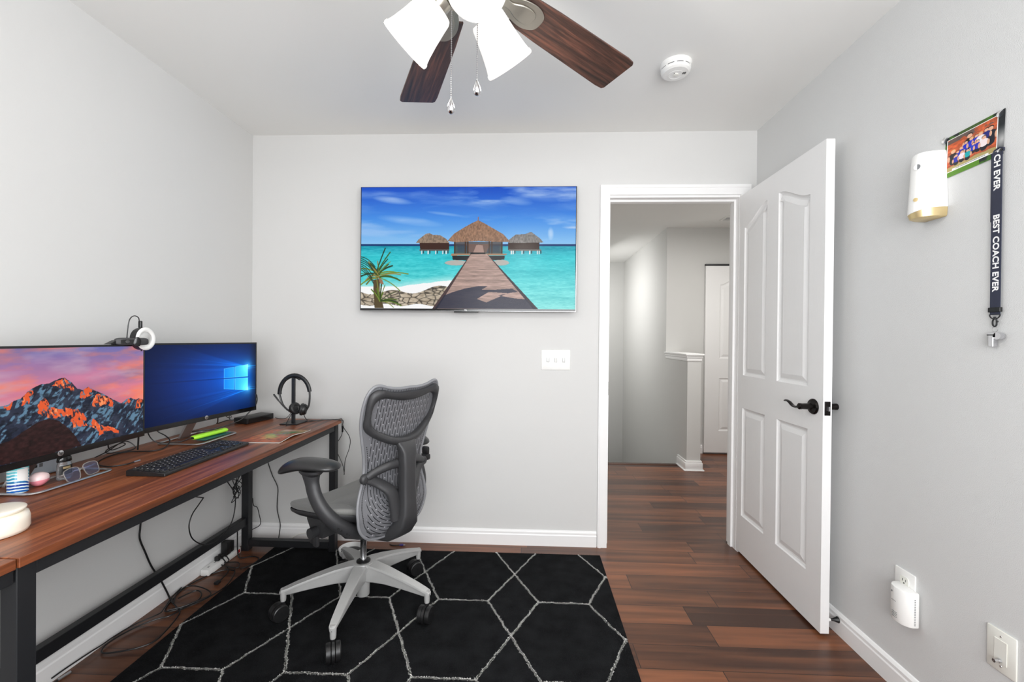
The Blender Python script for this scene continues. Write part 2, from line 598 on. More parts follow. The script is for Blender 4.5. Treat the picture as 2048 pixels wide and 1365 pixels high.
def window(name, axis, c, a0, a1, z0, z1):
    t = thing(name, None, None, ((a0 + a1) / 2, c, z0) if axis == 'x' else (c, (a0 + a1) / 2, z0))
    for k in ('label', 'category'):
        if k in t:
            del t[k]
    t['kind'] = 'structure'
    P = (lambda a, z, d: (a, c + d, z)) if axis == 'x' else (lambda a, z, d: (c + d, a, z))
    w = .05
    fr = MB()
    for (p, q) in (((a0, z0), (a0 + w, z1)), ((a1 - w, z0), (a1, z1)), ((a0 + w, z0), (a1 - w, z0 + w)), ((a0 + w, z1 - w), (a1 - w, z1)),
                   (((a0 + a1) / 2 - .02, z0 + w), ((a0 + a1) / 2 + .02, z1 - w))):
        fr.box(P(*p, -.02), P(*q, .02))
    obj('window_frame', fr, M['trim'], t)
    obj('pane', MB().box(P(a0 + w, z0 + w, -.003), P(a1 - w, z1 - w, .003)), M['glass'], t)


window('window_1', 'x', YR - .075, -.88, 1.12, .62, 2.22)
window('window_2', 'y', XR + .075, -.82, .18, .85, 2.15)

# baseboards
BP = [(0, 0), (.0135, 0), (.0135, .062), (.011, .068), (.011, .079), (.005, .088), (0, .09)]


def baseboard(name, a, b, nrm, label=None, zc=0.0, hs=1.0):
    a = Vector((*a, zc)); b = Vector((*b, zc)); d = b - a
    mb = MB().prism([(p[0], p[1] * hs) for p in BP], a, (*nrm, 0), (0, 0, 1), d.normalized(), d.length)
    return struct(name, mb, M['trim'], label, angle=20)


baseboard('baseboard_left', (XL, YR), (XL, YB - .0135), (1, 0))
baseboard('baseboard_back', (XL, YB), (.405, YB), (0, -1))
baseboard('baseboard_right', (XR, YR), (XR, YB), (-1, 0))

# door casing and jamb
JX0, JX1, JZ = .465, 1.204, 2.035
mb = MB()
for (a, b) in (((.409, YB - .016, 0), (.463, YB, 2.047)), ((1.206, YB - .016, 0), (1.262, YB, 2.047))):
    mb.box(a, b)
mb.box((.409, YB - .016, 2.047), (1.262, YB, 2.105))
mb.box((.416, YB - .020, 0), (.428, YB - .016, 2.086))
mb.box((.416, YB - .020, 2.086), (1.255, YB - .016, 2.098))
struct('trim_2', mb, M['trim'], 'white moulded casing around the doorway')
mb = MB()
mb.box((OX0, YB - .001, 0), (JX0, YB + .116, OZ)); mb.box((JX1, YB - .001, 0), (OX1, YB + .116, OZ)); mb.box((JX0, YB - .001, JZ), (JX1, YB + .116, OZ))
mb.box((JX0, YB + .042, 0), (JX0 + .011, YB + .078, JZ)); mb.box((JX1 - .011, YB + .042, 0), (JX1, YB + .078, JZ)); mb.box((JX0 + .011, YB + .042, JZ - .011), (JX1 - .011, YB + .078, JZ))
struct('trim_3', mb, M['trim'], 'white door jamb with stop strips')
obj('strike_plate', MB().box((JX0 - .0005, YB + .008, .885), (JX0 + .0035, YB + .034, .965), .001), M['bronze'], bpy.data.objects['trim_3'])


# panelled doors: skin with recessed moulded panels
def offset_poly(poly, d):
    n = len(poly); out = []
    for i in range(n):
        p0 = Vector(poly[i - 1]); p1 = Vector(poly[i]); p2 = Vector(poly[(i + 1) % n])
        e1 = (p1 - p0).normalized(); e2 = (p2 - p1).normalized()
        n1 = Vector((-e1.y, e1.x)); n2 = Vector((-e2.y, e2.x))
        b = (n1 + n2)
        if b.length < 1e-6:
            b = n1
        b.normalize()
        c = max(0.35, b.dot(n1))
        out.append(tuple(p1 + b * (d / c)))
    return out


def panel_face(mb, W0, W1, Z0, Z1, panels, P, inset=((0, 0), (.005, -.0055), (.013, -.0090), (.019, -.0095), (.034, -.0040), (.042, -.0022), (.046, -.0024))):
    """rectangle with holes + profile rings; P(a,z,d) maps to world, d is height off the face"""
    bm = bmesh.new()
    loops = [[(W0, Z0), (W1, Z0), (W1, Z1), (W0, Z1)]] + panels
    edges = []
    for lp in loops:
        vs = [bm.verts.new((p[0], p[1], 0)) for p in lp]
        for i in range(len(vs)):
            edges.append(bm.edges.new((vs[i], vs[(i + 1) % len(vs)])))
    bmesh.ops.triangle_fill(bm, use_beauty=True, use_dissolve=False, edges=edges)
    bad = [f for f in bm.faces if any(inpoly(np.array([f.calc_center_median().x]), np.array([f.calc_center_median().y]), p)[0] for p in panels)]
    if bad:
        bmesh.ops.delete(bm, geom=bad, context='FACES_ONLY')
    for v in bm.verts:
        v.co = Vector(P(v.co.x, v.co.y, 0))
    mb.bm(bm)
    for lp in panels:
        rings = []
        for (ins, dep) in inset:
            rings.append([P(a, z, dep) for (a, z) in offset_poly(lp, ins)])
        mb.loft(rings, closed=True, cap=False)
        n = len(lp)
        k = len(rings) - 1
        fb = bmesh.new()
        vs = [fb.verts.new(Vector(p)) for p in rings[-1]]
        es = [fb.edges.new((vs[i], vs[(i + 1) % n])) for i in range(n)]
        bmesh.ops.triangle_fill(fb, use_beauty=True, use_dissolve=False, edges=es)
        mb.bm(fb)


def ccw(p):
    a = sum(p[i][0] * p[(i + 1) % len(p)][1] - p[(i + 1) % len(p)][0] * p[i][1] for i in range(len(p)))
    return p if a > 0 else p[::-1]


def arch_panel(a_low, a_high, zb, z_low, z_high):
    top = []
    for i in range(15):
        t = i / 14
        s = t * t * (3 - 2 * t)
        top.append((a_low + (a_high - a_low) * t, z_low + (z_high - z_low) * s))
    return ccw([(a_high, zb), (a_low, zb)] + top)


def rect_panel(a0, a1, z0, z1):
    return ccw([(a0, z0), (a1, z0), (a1, z1), (a0, z1)])


DX0, DX1, DY0, DY1, DZ0, DZ1 = 1.2035, 1.2385, 1.795, 2.506, .014, 2.036
door = thing('door_1', None, None, (JX1, 2.506, 0))
for k in ('label', 'category'):
    del door[k]
door['kind'] = 'structure'
door['label'] = 'open white four-panel door with dark lever handle'
mb = MB()
pans = [arch_panel(2.45, 2.225, 1.016, 1.845, 1.928), arch_panel(1.892, 2.125, 1.016, 1.845, 1.928), rect_panel(2.225, 2.455, .226, .834), rect_panel(1.890, 2.120, .226, .834)]
panel_face(mb, DY0, DY1, DZ0, DZ1, pans, lambda a, z, d: (DX0 - d, a, z))
panel_face(mb, DY0, DY1, DZ0, DZ1, pans, lambda a, z, d: (DX1 + d, a, z))
c = [(DX0, DY0), (DX1, DY0), (DX1, DY1), (DX0, DY1)]
vs = [(x, y, DZ0) for x, y in c] + [(x, y, DZ1) for x, y in c]
mb.add(vs, [(0, 1, 5, 4), (2, 3, 7, 6), (0, 3, 2, 1), (4, 5, 6, 7)])
obj('slab', mb, M['door'], door, angle=12)


def lever(side):
    s = -1 if side < 0 else 1
    x0 = DX0 if s < 0 else DX1
    hy, hz = 1.853, .936
    mb = MB()
    mb.lathe([(.033, 0), (.033, .004), (.029, .009), (.018, .011), (.0135, .013), (.0125, .05), (.0135, .052), (.0135, .060), (.009, .064), (0, .065)], (x0, hy, hz), (0, 1, 0), (0, 0, 1), (s, 0, 0), 28)
    pts = spline([(x0 + s * .053, hy + .006, hz), (x0 + s * .055, hy + .028, hz - .007), (x0 + s * .055, hy + .052, hz - .004), (x0 + s * .055, hy + .076, hz + .008), (x0 + s * .054, hy + .098, hz + .012), (x0 + s * .052, hy + .110, hz + .009)], 5)
    n = len(pts)
    mb.tube(pts, [.0105 * (1 - .30 * i / n) for i in range(n)], 12, sx=.5, sy=1.0, up=(0, 0, 1))
    obj('lever_handle', mb, M['bronze'], door, label='dark bronze lever handle')


lever(-1); lever(1)
mb = MB().box((DX0 + .006, DY0 - .0018, .908), (DX1 - .006, DY0 + .001, .965), .001)
lp = obj('latch_plate', mb, M['bronze'], door)
obj('latch_bolt', MB().prism([(0, 0), (.012, 0), (.012, .009), (.004, .009)], (DX0 + .012, DY0 - .0015, .927), (1, 0, 0), (0, -1, 0), (0, 0, 1), .018), M['chrome'], lp)
ds = obj('door_stop', MB().lathe([(.010, 0), (.010, .006), (.006, .007), (.006, .016)], (DX1, 1.812, .062), (0, 1, 0), (0, 0, 1), (1, 0, 0), 16), M['white_plastic'], door, label='white door stop base')
obj('rubber_tip', MB().lathe([(.004, .014), (.005, .026), (.011, .044), (.0125, .046), (.0125, .0475), (0, .048)], (DX1, 1.812, .062), (0, 1, 0), (0, 0, 1), (1, 0, 0), 18), M['black_plastic'], ds, label='black rubber cone tip')

# the hall and stairwell beyond the doorway
mb = MB().box((1.475, 4.66, 0), (2.7, 4.78, H))
struct('wall_hall', mb, M['hallwall'], 'hall wall beside the closet')
mb = MB().box((1.475, 4.78, -2.6), (1.60, 6.73, H)); mb.box((1.475, 4.03, -2.6), (1.60, 4.66, -.031)); mb.box((1.475, 4.66, -2.6), (1.60, 4.78, -.031)); mb.box((1.475, 4.236, -.031), (1.519, 4.78, -.0002))
struct('wall_stair_right', mb, M['hallwall'])
struct('wall_stair_far', MB().box((.15, 6.73, -2.6), (1.6, 6.83, H)), M['hallwall'])
struct('wall_stair_left', MB().box((.15, YB + .115, -2.6), (.25, 6.73, H)), M['hallwall'])
struct('wall_stair_front', MB().box((.25, 4.10, -2.6), (1.475, 4.20, -.031)), M['hallwall'])
struct('wall_hall_right', MB().box((2.6, YB + .115, 0), (2.7, 4.66, H)), M['hallwall'])
struct('floor_stair_landing', MB().box((.25, 4.2, -2.65), (1.475, 6.73, -2.6)), M['floor'])
# half wall with wooden cap
HW0, HW1 = 1.475, 1.600
struct('wall_half', MB().box((HW0, 4.03, 0), (HW1, 4.66, 1.015)), M['hallwall'], 'half wall at the top of the stairs')
mb = MB()
for (o, z0, z1) in ((.022, 1.068, 1.086), (.012, 1.045, 1.068), (.006, 1.015, 1.045)):
    mb.box((HW0 - o, 4.03 - o, z0), (HW1 + o, 4.66, z1), .004)
struct('trim_4', mb, M['trim'], 'white stepped wooden cap on the half wall')
mb = MB()
for (o, z0, z1) in ((.030, 0, .012), (.018, .012, .075), (.012, .075, .092)):
    mb.box((HW0 - o, 4.03 - o, z0), (HW1 + o, 4.25 if o < .02 else 4.24, z1), .004)
struct('trim_5', mb, M['trim'], 'white base moulding around the half wall end')
baseboard('baseboard_hall', (1.60, 4.66), (1.868, 4.66), (0, -1))
# closet door
cd = thing('door_2', None, None, (1.9, 4.655, 0))
for k in ('label', 'category'):
    del cd[k]
cd['kind'] = 'structure'
cd['label'] = 'white panelled closet door in the hall'
mb = MB()
pans = [arch_panel(2.02, 2.25, 1.07, 1.80, 1.905), rect_panel(2.02, 2.40, .24, .80)]
pans = [ccw([(2.02, 1.02), (2.02, 1.80)] + [(2.02 + .19 * (i / 12), 1.80 + .085 * ((i / 12) ** 2 * (3 - 2 * i / 12))) for i in range(1, 13)] + [(2.21 + .19 * (i / 12), 1.885 - .085 * ((i / 12) ** 2 * (3 - 2 * i / 12))) for i in range(1, 13)] + [(2.40, 1.02)]), rect_panel(2.02, 2.40, .25, .81)]
panel_face(mb, 1.872, 2.55, .02, 2.0, pans, lambda a, z, d: (a, 4.620 - d, z))
mb.add([(1.872, 4.620, .02), (2.55, 4.620, .02), (2.55, 4.620, 2.0), (1.872, 4.620, 2.0), (1.872, 4.655, .02), (2.55, 4.655, .02), (2.55, 4.655, 2.0), (1.872, 4.655, 2.0)],
       [(0, 4, 7, 3), (3, 7, 6, 2), (2, 6, 5, 1), (0, 1, 5, 4), (4, 5, 6, 7)])
obj('slab', mb, M['door'], cd, angle=12)
obj('track', MB().box((1.872, 4.622, 2.005), (2.55, 4.655, 2.022), .002), M['black_metal'], cd, label='black sliding track')
# ceiling register in the hall
t = thing('ceiling_vent', 'small ceiling air vent with dark slots in the hall beyond the door', 'vent', (2.03, 4.30, H))
fr = MB()
for (a, b) in (((1.90, 4.22), (2.20, 4.24)), ((1.90, 4.36), (2.20, 4.38)), ((1.90, 4.24), (1.92, 4.36)), ((2.18, 4.24), (2.20, 4.36))):
    fr.box((*a, H - .008), (*b, H))
obj('frame', fr, M['white_plastic'], t)
obj('backing', MB().box((1.92, 4.24, H - .003), (2.18, 4.36, H)), M['dark'], t)
for k in range(3):
    obj('slat', MB().box((1.92, 4.262 + k * .035, H - .007), (2.18, 4.272 + k * .035, H - .003)), M['white_plastic'], t)

# ------------------------------------------------------------------ rug
RX0, RX1, RY0, RY1 = -1.44, .408, -.62, 2.395
PX, PY, RXC, RYC = .457, .4535, -.0605, 1.7195
m = bpy.data.materials.new('rug_pile'); m.use_nodes = True
nt = m.node_tree; b = nt.nodes['Principled BSDF']
tc = nt.nodes.new('ShaderNodeNewGeometry')
n1 = nt.nodes.new('ShaderNodeTexNoise'); n1.inputs['Scale'].default_value = 420; n1.inputs['Detail'].default_value = 3
n2 = nt.nodes.new('ShaderNodeTexNoise'); n2.inputs['Scale'].default_value = 14; n2.inputs['Detail'].default_value = 4
for n in (n1, n2):
    nt.links.new(tc.outputs['Position'], n.inputs['Vector'])
cr = nt.nodes.new('ShaderNodeValToRGB'); cr.color_ramp.elements[0].position = .3; cr.color_ramp.elements[0].color = (*lin((10, 10, 11)), 1)
cr.color_ramp.elements[1].position = .75; cr.color_ramp.elements[1].color = (*lin((40, 41, 43)), 1)
ad = nt.nodes.new('ShaderNodeMath'); ad.operation = 'MULTIPLY_ADD'; ad.inputs[1].default_value = .5
nt.links.new(n2.outputs['Fac'], ad.inputs[0])
mu = nt.nodes.new('ShaderNodeMath'); mu.operation = 'MULTIPLY'; mu.inputs[1].default_value = .5
nt.links.new(n1.outputs['Fac'], mu.inputs[0]); nt.links.new(mu.outputs[0], ad.inputs[2])
nt.links.new(ad.outputs[0], cr.inputs[0]); nt.links.new(cr.outputs[0], b.inputs['Base Color'])
b.inputs['Roughness'].default_value = 1.0; b.inputs['Specular IOR Level'].default_value = .05
bp = nt.nodes.new('ShaderNodeBump'); bp.inputs['Strength'].default_value = .8; bp.inputs['Distance'].default_value = .003
nt.links.new(n1.outputs['Fac'], bp.inputs['Height']); nt.links.new(bp.outputs[0], b.inputs['Normal'])
M['rug'] = m
M['rug_line'] = mat('ivory_yarn', (248, 246, 240), .95, bump=(500, .6, .001), noise=(300, .12, (1, 1, 1)), spec=.1)

rug = thing('area_rug', 'black shag area rug with ivory hexagon and diamond lines under the desk chair', 'rug', ((RX0 + RX1) / 2, (RY0 + RY1) / 2, 0))
mb = MB().box((RX0, RY0, .0005), (RX1, RY1, .0095), .003)
obj('pile', mb, M['rug'], rug)
mb = MB()
tri_v = []; tri_f = []


def yarn(a, b_):
    ax, ay = a; bx, by = b_
    # clip to the rug with a small bare margin
    for _ in range(2):
        pass
    L = math.hypot(bx - ax, by - ay); n = max(2, int(L / .0011))
    dx, dy = (bx - ax) / L, (by - ay) / L
    w0 = random.uniform(0, 10)
    for i in range(n):
        t = i / n * L
        x = ax + dx * t; y = ay + dy * t
        wob = .0012 * math.sin(t * 60 + w0) + .0008 * math.sin(t * 143 + w0)
        x += -dy * wob; y += dx * wob
        if not (RX0 + .006 < x < RX1 - .006 and RY0 + .004 < y < RY1 - .004):
            continue
        for k in range(2):
            th = random.uniform(0, 2 * PI); r = random.uniform(.0026, .0082); h0 = .0092
            ox = random.gauss(0, .0011); oy = random.gauss(0, .0011)
            cx, cy = x + ox, y + oy
            q = len(tri_v)
            c, s_ = math.cos(th), math.sin(th)
            tri_v.extend([(cx - s_ * .0012, cy + c * .0012, h0), (cx + s_ * .0012, cy - c * .0012, h0), (cx + c * r, cy + s_ * r, h0 + random.uniform(.0012, .0034))])
            tri_f.append((q, q + 1, q + 2))
        q = len(tri_v)
        tri_v.extend([(x - dy * .0032, y + dx * .0032, .0105), (x + dy * .0032, y - dx * .0032, .0105), (x + dx * .0024 + dy * .0032, y + dy * .0024 - dx * .0032, .0105), (x + dx * .0024 - dy * .0032, y + dy * .0024 + dx * .0032, .0105)])
        tri_f.append((q, q + 1, q + 2, q + 3))


HX = .1145
for i in range(-4, 2):
    xc = RXC + i * PX
    for j in range(-3, 2):
        yc = RYC + j * PY
        nodes = ((xc, yc), (xc - HX, yc + PY / 2), (xc + HX, yc + PY / 2), (xc, yc + PY))
        if yc + PY / 2 < .9 and j < -2:
            continue
        yarn(nodes[0], nodes[1]); yarn(nodes[0], nodes[2]); yarn(nodes[1], nodes[3]); yarn(nodes[2], nodes[3])
        yarn(nodes[2], (xc + PX - HX, yc + PY / 2))
        if i == -4:
            yarn((xc - PX + HX, yc + PY / 2), nodes[1])
mb.add(tri_v, tri_f)
obj('pattern_yarn', mb, M['rug_line'], rug, label='ivory raised yarn lines')
# short black pile fibres over the part of the rug in front of the lens
NF = 150000
fx_ = RNG.uniform(RX0 + .002, RX1 - .002, NF); fy_ = RNG.uniform(1.25, RY1 - .001, NF)
th = RNG.uniform(0, 2 * PI, NF); r_ = RNG.uniform(.0012, .0040, NF); hh = RNG.uniform(.0010, .0032, NF)
V = np.empty((NF, 3, 3)); c, s_ = np.cos(th), np.sin(th)
V[:, 0] = np.stack([fx_ - s_ * .0006, fy_ + c * .0006, np.full(NF, .0092)], 1)
V[:, 1] = np.stack([fx_ + s_ * .0006, fy_ - c * .0006, np.full(NF, .0092)], 1)
V[:, 2] = np.stack([fx_ + c * r_, fy_ + s_ * r_, .0092 + hh], 1)
L0 = np.array(rug.location)
me = bpy.data.meshes.new('fibres')
me.from_pydata((V.reshape(-1, 3) - L0).tolist(), [], np.arange(NF * 3).reshape(-1, 3).tolist())
M['fibre'] = mat('black_fibre', (36, 37, 39), 1.0, spec=.05)
me.materials.append(M['fibre'])
o = bpy.data.objects.new('fibres', me); COL.objects.link(o); o.parent = rug; o['kind'] = 'stuff'

# ------------------------------------------------------------------ desk
DT = .745
desk = thing('desk', 'long walnut-top desk on a black steel frame along the left wall', 'desk', (-1.355, 1.6, 0))
b1 = MB().box((-1.650, .850, DT - .022), (-1.056, 2.388, DT), .0012, 1)
obj('desktop', b1, M['desk'], desk)
b1 = MB().box((-1.650, .12, DT - .0235), (-1.060, .848, DT - .0015), .0012, 1)
obj('desktop_extension', b1, M['desk'], desk)
ZR = DT - .0225


def leg(x0, x1, y0, y1, zb):
    obj('leg', MB().box((x0, y0, zb), (x1, y1, ZR), .0015, 1), M['black_metal'], desk)


leg(-1.107, -1.072, 2.346, 2.384, .0098); leg(-1.607, -1.567, 2.346, 2.384, .0003)
leg(-1.110, -1.072, .858, .895, .0098); leg(-1.607, -1.567, .858, .895, .0003)
leg(-1.110, -1.072, .16, .198, .0098); leg(-1.607, -1.567, .16, .198, .0003)


def rail(a, b_, nm='rail'):
    obj(nm, MB().box(a, b_, .0015, 1), M['black_metal'], desk)


rail((-1.104, .897, ZR - .036), (-1.075, 2.344, ZR)); rail((-1.604, .897, ZR - .036), (-1.570, 2.344, ZR))
rail((-1.565, 2.350, ZR - .036), (-1.109, 2.380, ZR)); rail((-1.565, .862, ZR - .036), (-1.112, .892, ZR))
rail((-1.565, 2.348, .026), (-1.109, 2.382, .063), 'foot_rail'); rail((-1.565, .860, .026), (-1.112, .893, .063), 'foot_rail')
rail((-1.606, .897, .145), (-1.576, 2.344, .190), 'stretcher')
rail((-1.104, .200, ZR - .036), (-1.075, .856, ZR)); rail((-1.604, .200, ZR - .036), (-1.570, .856, ZR))
rail((-1.565, .164, ZR - .036), (-1.112, .194, ZR))
sc = obj('screw', MB().lathe([(.0055, 0), (.0055, .001), (.004, .003), (0, .0035)], (-1.090, .8578, .690), (1, 0, 0), (0, 0, 1), (0, -1, 0), 14), M['chrome'], desk, label='chrome screw head')

# ------------------------------------------------------------------ television
tv = thing('television', 'wall-mounted flat television showing a tropical walkway and thatched huts', 'television', (-.355, YB, 1.36))
TX0, TX1, TZ0, TZ1, TY = -.978, .268, 1.366, 2.081, 2.447
mb = MB().box((TX0, TY, TZ0), (TX1, TY + .012, TZ1), .001, 1)
obj('frame', mb, M['silver'], tv)
mb = MB().box((TX0 + .12, TY + .012, TZ0 + .06), (TX1 - .12, TY + .045, TZ1 - .12), .006)
obj('rear_housing', mb, M['black_plastic'], tv)
obj('wall_bracket', MB().box((-.60, TY + .045, 1.58), (-.11, YB, 1.88), .002), M['black_metal'], tv)
obj('bezel', MB().box((TX0 + .002, TY - .0012, TZ0 + .002), (TX1 - .002, TY, TZ1 - .002)), M['black_gloss'], tv)
obj('sensor_tab', MB().box((-.430, TY - .001, TZ0 - .008), (-.290, TY + .010, TZ0), .002), M['black_plastic'], tv)
obj('logo', text_mb('TCL', .009, (-.362, TY - .0014, TZ0 + .0065), (1, 0, 0), (0, 0, 1), .0003, .0002), M['white_print'], tv)
M['screen'] = paint_mat('glowing_screen', 1.0, .25, .15)
M['print'] = paint_mat('printed_picture', 0, .35, .4)


def paint_tv(u, v):
    # picture coordinates 0..1830 x 0..1045 from the upper left
    x = u * 1830; y = (1 - v) * 1045
    img = np.zeros(u.shape + (3,))
    t = np.clip(y / 495, 0, 1)[..., None]
    top = np.array([24, 78, 196.]); mid = np.array([70, 142, 228.]); bot = np.array([140, 196, 240.])
    img = np.where(t < .55, top + (mid - top) * t / .55, mid + (bot - mid) * (t - .55) / .45)
    cl = noise2(u, v, 5, 3, 6, 1, 3.2); cl2 = noise2(u + v * .4, v, 3, 9, 4, 1, 2.5)
    w = np.clip((cl - .46) * 3.2, 0, 1) * np.clip(cl2 * 2.1 - .55, 0, 1) * np.clip(.45 + .75 * u, .4, 1) * 1.0
    img = mixc(img, w, (196, 215, 244))
    for (cx, cy, rx, ry, a) in ((270, 112, 180, 34, .5), (1330, 120, 150, 40, .4), (1620, 400, 28, 60, .6), (720, 230, 170, 16, .35), (1500, 70, 260, 60, .3), (420, 290, 300, 40, .3)):
        d = ((x - cx) / rx) ** 2 + ((y - cy - .12 * (x - cx)) / ry) ** 2
        img = mixc(img, np.clip(1 - d, 0, 1) * a * (.5 + cl), (225, 235, 250))
    sea = y > 493
    s = np.clip((y - 493) / 552, 0, 1)[..., None]
    c1 = np.array([20, 150, 175.]); c2 = np.array([48, 196, 206.]); c3 = np.array([128, 222, 218.])
    sc_ = np.where(s < .2, c1 + (c2 - c1) * s / .2, c2 + (c3 - c2) * (s - .2) / .8)
    rip = noise2(u, v, 60, 5, 3, 1, 3) - .5; rip2 = noise2(u, v, 9, 8, 3, 1, 5) - .5
    sc_ = sc_ + (rip * 46 + rip2 * 50)[..., None] * np.array([1, .7, .6])
    img = np.where(sea[..., None], sc_, img)
    img = mixc(img, ((y > 490) & (y < 508)).astype(float), (12, 52, 110))
    # foam and beach, lower left
    shore = 858 + 40 * np.sin(x / 160) * 0 - np.clip((x - 330) / 430, 0, 1) * 55 + 14 * (noise2(u, v, 22, 2, 3) - .5)
    img = mixc(img, np.clip((y - shore + 60) / 60, 0, 1) * (x < 800) * .6, (205, 238, 236))
    img = mixc(img, ((y > shore) & (x < 800)).astype(float), (246, 246, 246))
    rocks = (y > 905 + 20 * np.sin(x / 60) - np.clip((x - 380) / 350, 0, 1) * 45) & (y < 1015 + 10 * np.sin(x / 45)) & (x < 760)
    rc = noise2(u, v, 40, 33, 4, 1.2, 1.6)
    rgk = np.random.default_rng(5)
    d1 = np.full(u.shape, 1e9); d2 = np.full(u.shape, 1e9)
    for q in range(75):
        qx, qy = rgk.uniform(0, 760), rgk.uniform(860, 1025)
        dq = np.hypot((x - qx) / 1.9, y - qy)
        d2 = np.minimum(d2, np.maximum(d1, dq)); d1 = np.minimum(d1, dq)
    gap = np.clip((d2 - d1) / 7, 0, 1)
    rcol = (np.array([182, 168, 148.]) + ((rc - .5) * 90)[..., None]) * (.35 + .65 * gap)[..., None]
    img = np.where(rocks[..., None], np.clip(rcol, 40, 225), img)
    # islets and understructure
    for (cx, cy, rx, ry) in ((820, 650, 95, 22), (1200, 648, 70, 24)):
        d = ((x - cx) / rx) ** 2 + ((y - cy) / ry) ** 2
        img = mixc(img, (d < 1).astype(float), (178, 176, 170))
        img = mixc(img, ((d < 1.25) & (d >= 1) & (y > cy)).astype(float) * .5, (110, 150, 150))
    # distant huts
    def roof(poly, base, seed):
        nonlocal img
        q = inpoly(x, y, poly)
        g = noise2(u, v, 70, seed, 3, 3, 1)
        cc = np.array(base, float) * (0.72 + .55 * g)[..., None]
        img = np.where(q[..., None], cc, img)
    def quad(p, c, a=1.0):
        nonlocal img
        img = mixc(img, inpoly(x, y, p).astype(float) * a, c)
    quad([(505, 475), (760, 475), (760, 535), (510, 535)], (58, 32, 24)); quad([(1260, 475), (1525, 475), (1525, 540), (1260, 540)], (52, 32, 26))
    quad([(505, 535), (760, 535), (760, 548), (505, 548)], (90, 88, 84)); quad([(1270, 535), (1540, 535), (1540, 548), (1270, 548)], (110, 108, 104))
    for xx in (520, 575, 640, 700, 730, 1285, 1300, 1375, 1440, 1505, 1520):
        quad([(xx, 545), (xx + 9, 545), (xx + 9, 575), (xx, 575)], (225, 228, 228))
        quad([(xx + 14, 545), (xx + 24, 545), (xx + 24, 572), (xx + 14, 572)], (30, 70, 80))
    roof([(475, 478), (495, 450), (560, 400), (590, 395), (620, 410), (680, 412), (735, 445), (760, 480), (640, 478)], (142, 122, 105), 41)
    roof([(1270, 450), (1325, 408), (1400, 405), (1445, 388), (1460, 388), (1530, 440), (1560, 475), (1400, 478), (1270, 480)], (128, 124, 122), 42)
    # pavilion
    quad([(800, 470), (1215, 470), (1215, 575), (800, 575)], (72, 60, 56), .8)
    quad([(830, 500), (1190, 500), (1190, 560), (830, 560)], (44, 60, 82), .6)
    quad([(905, 490), (1105, 490), (1080, 560), (930, 560)], (120, 88, 76), .8)
    for xx in (800, 893, 912, 1095, 1118, 1202):
        quad([(xx, 465), (xx + 12, 465), (xx + 12, 580), (xx, 580)], (62, 40, 26))
    roof([(745, 462), (800, 400), (880, 350), (950, 310), (1006, 285), (1060, 312), (1140, 358), (1220, 405), (1280, 470), (1200, 472), (1010, 462), (820, 474)], (146, 112, 90), 43)
    quad([(1003, 255), (1009, 255), (1011, 300), (1001, 300)], (150, 110, 90))
    quad([(780, 570), (1255, 570), (1240, 585), (775, 588)], (160, 128, 100)); quad([(785, 588), (940, 588), (920, 630), (790, 625)], (24, 30, 36)); quad([(1090, 588), (1235, 588), (1230, 622), (1130, 628)], (24, 30, 36))
    # boardwalk
    wl = lambda yy: 945 - (yy - 575) * (945 - 640) / 470
    wr = lambda yy: 1085 + (yy - 575) * (1500 - 1085) / 470
    on = (y > 575) & (x > wl(y)) & (x < wr(y))
    d = (y - 545)
    pl = np.sin(2600 * 1.0 / np.maximum(d, 5) * 3.0)
    g = noise2(u, v, 30, 51, 4, 1, 5)
    base = np.array([176, 148, 138.]) * (.74 + .42 * g + .07 * pl)[..., None]
    img = np.where(on[..., None], base, img)
    quad([(960, 575), (1060, 575), (1045, 500), (1010, 495), (990, 500)], (165, 135, 125))
    quad([(945, 560), (1065, 560), (1070, 575), (940, 575)], (20, 18, 22))
    for sgn in (0, 1):
        e = (wl(y) if sgn == 0 else wr(y))
        wdt = 4 + (y - 575) * .075
        rail_ = (y > 575) & (np.abs(x - e) < wdt * .55)
        img = mixc(img, rail_.astype(float), (70, 52, 54) if sgn == 0 else (44, 34, 42))
    sh = (inpoly(x, y, [(640, 1045), (720, 930), (800, 900), (900, 870), (1010, 850), (1090, 850), (1040, 880), (1150, 880), (1300, 870), (1350, 900), (1290, 905), (1180, 930), (1330, 955), (1420, 960), (1500, 1045)])
          ^ inpoly(x, y, [(1000, 960), (1100, 900), (1260, 910), (1080, 990)])) & on
    img = mixc(img, sh * (.78 + .2 * (g - .5)), (24, 30, 52))
    # palm, lower left
    rg = np.random.default_rng(7)
    quad([(105, 800), (165, 790), (165, 900), (200, 1045), (120, 1045), (110, 900)], (84, 70, 44))
    def frond(x0, y0, ang, ln, col, wd=5):
        nonlocal img
        pts = []
        for k in range(7):
            t = k / 6
            pts.append((x0 + math.cos(ang) * ln * t, y0 - math.sin(ang) * ln * t + 70 * t * t * abs(math.cos(ang))))
        for a, b_ in zip(pts[:-1], pts[1:]):
            dd = segd(x, y, a, b_)
            img = mixc(img, np.clip(1.6 - dd / wd, 0, 1), col)
    for k in range(34):
        an = rg.uniform(-.25, 3.4)
        frond(140 + rg.uniform(-20, 20), 760 + rg.uniform(-20, 30), an, rg.uniform(120, 270) * (1 if an < 1.3 else .7), ((60, 92, 30), (120, 140, 50), (34, 52, 30), (150, 130, 70))[rg.integers(4)], rg.uniform(2.5, 5.5))
    for k in range(14):
        frond(165, 985, rg.uniform(.1, 2.2), rg.uniform(90, 210), ((86, 112, 34), (40, 60, 26), (130, 140, 60))[rg.integers(3)], rg.uniform(2.5, 5))
    for k in range(8):
        frond(0, 600 + k * 16, -.12 - k * .05, rg.uniform(90, 140), (30, 60, 44), 3)
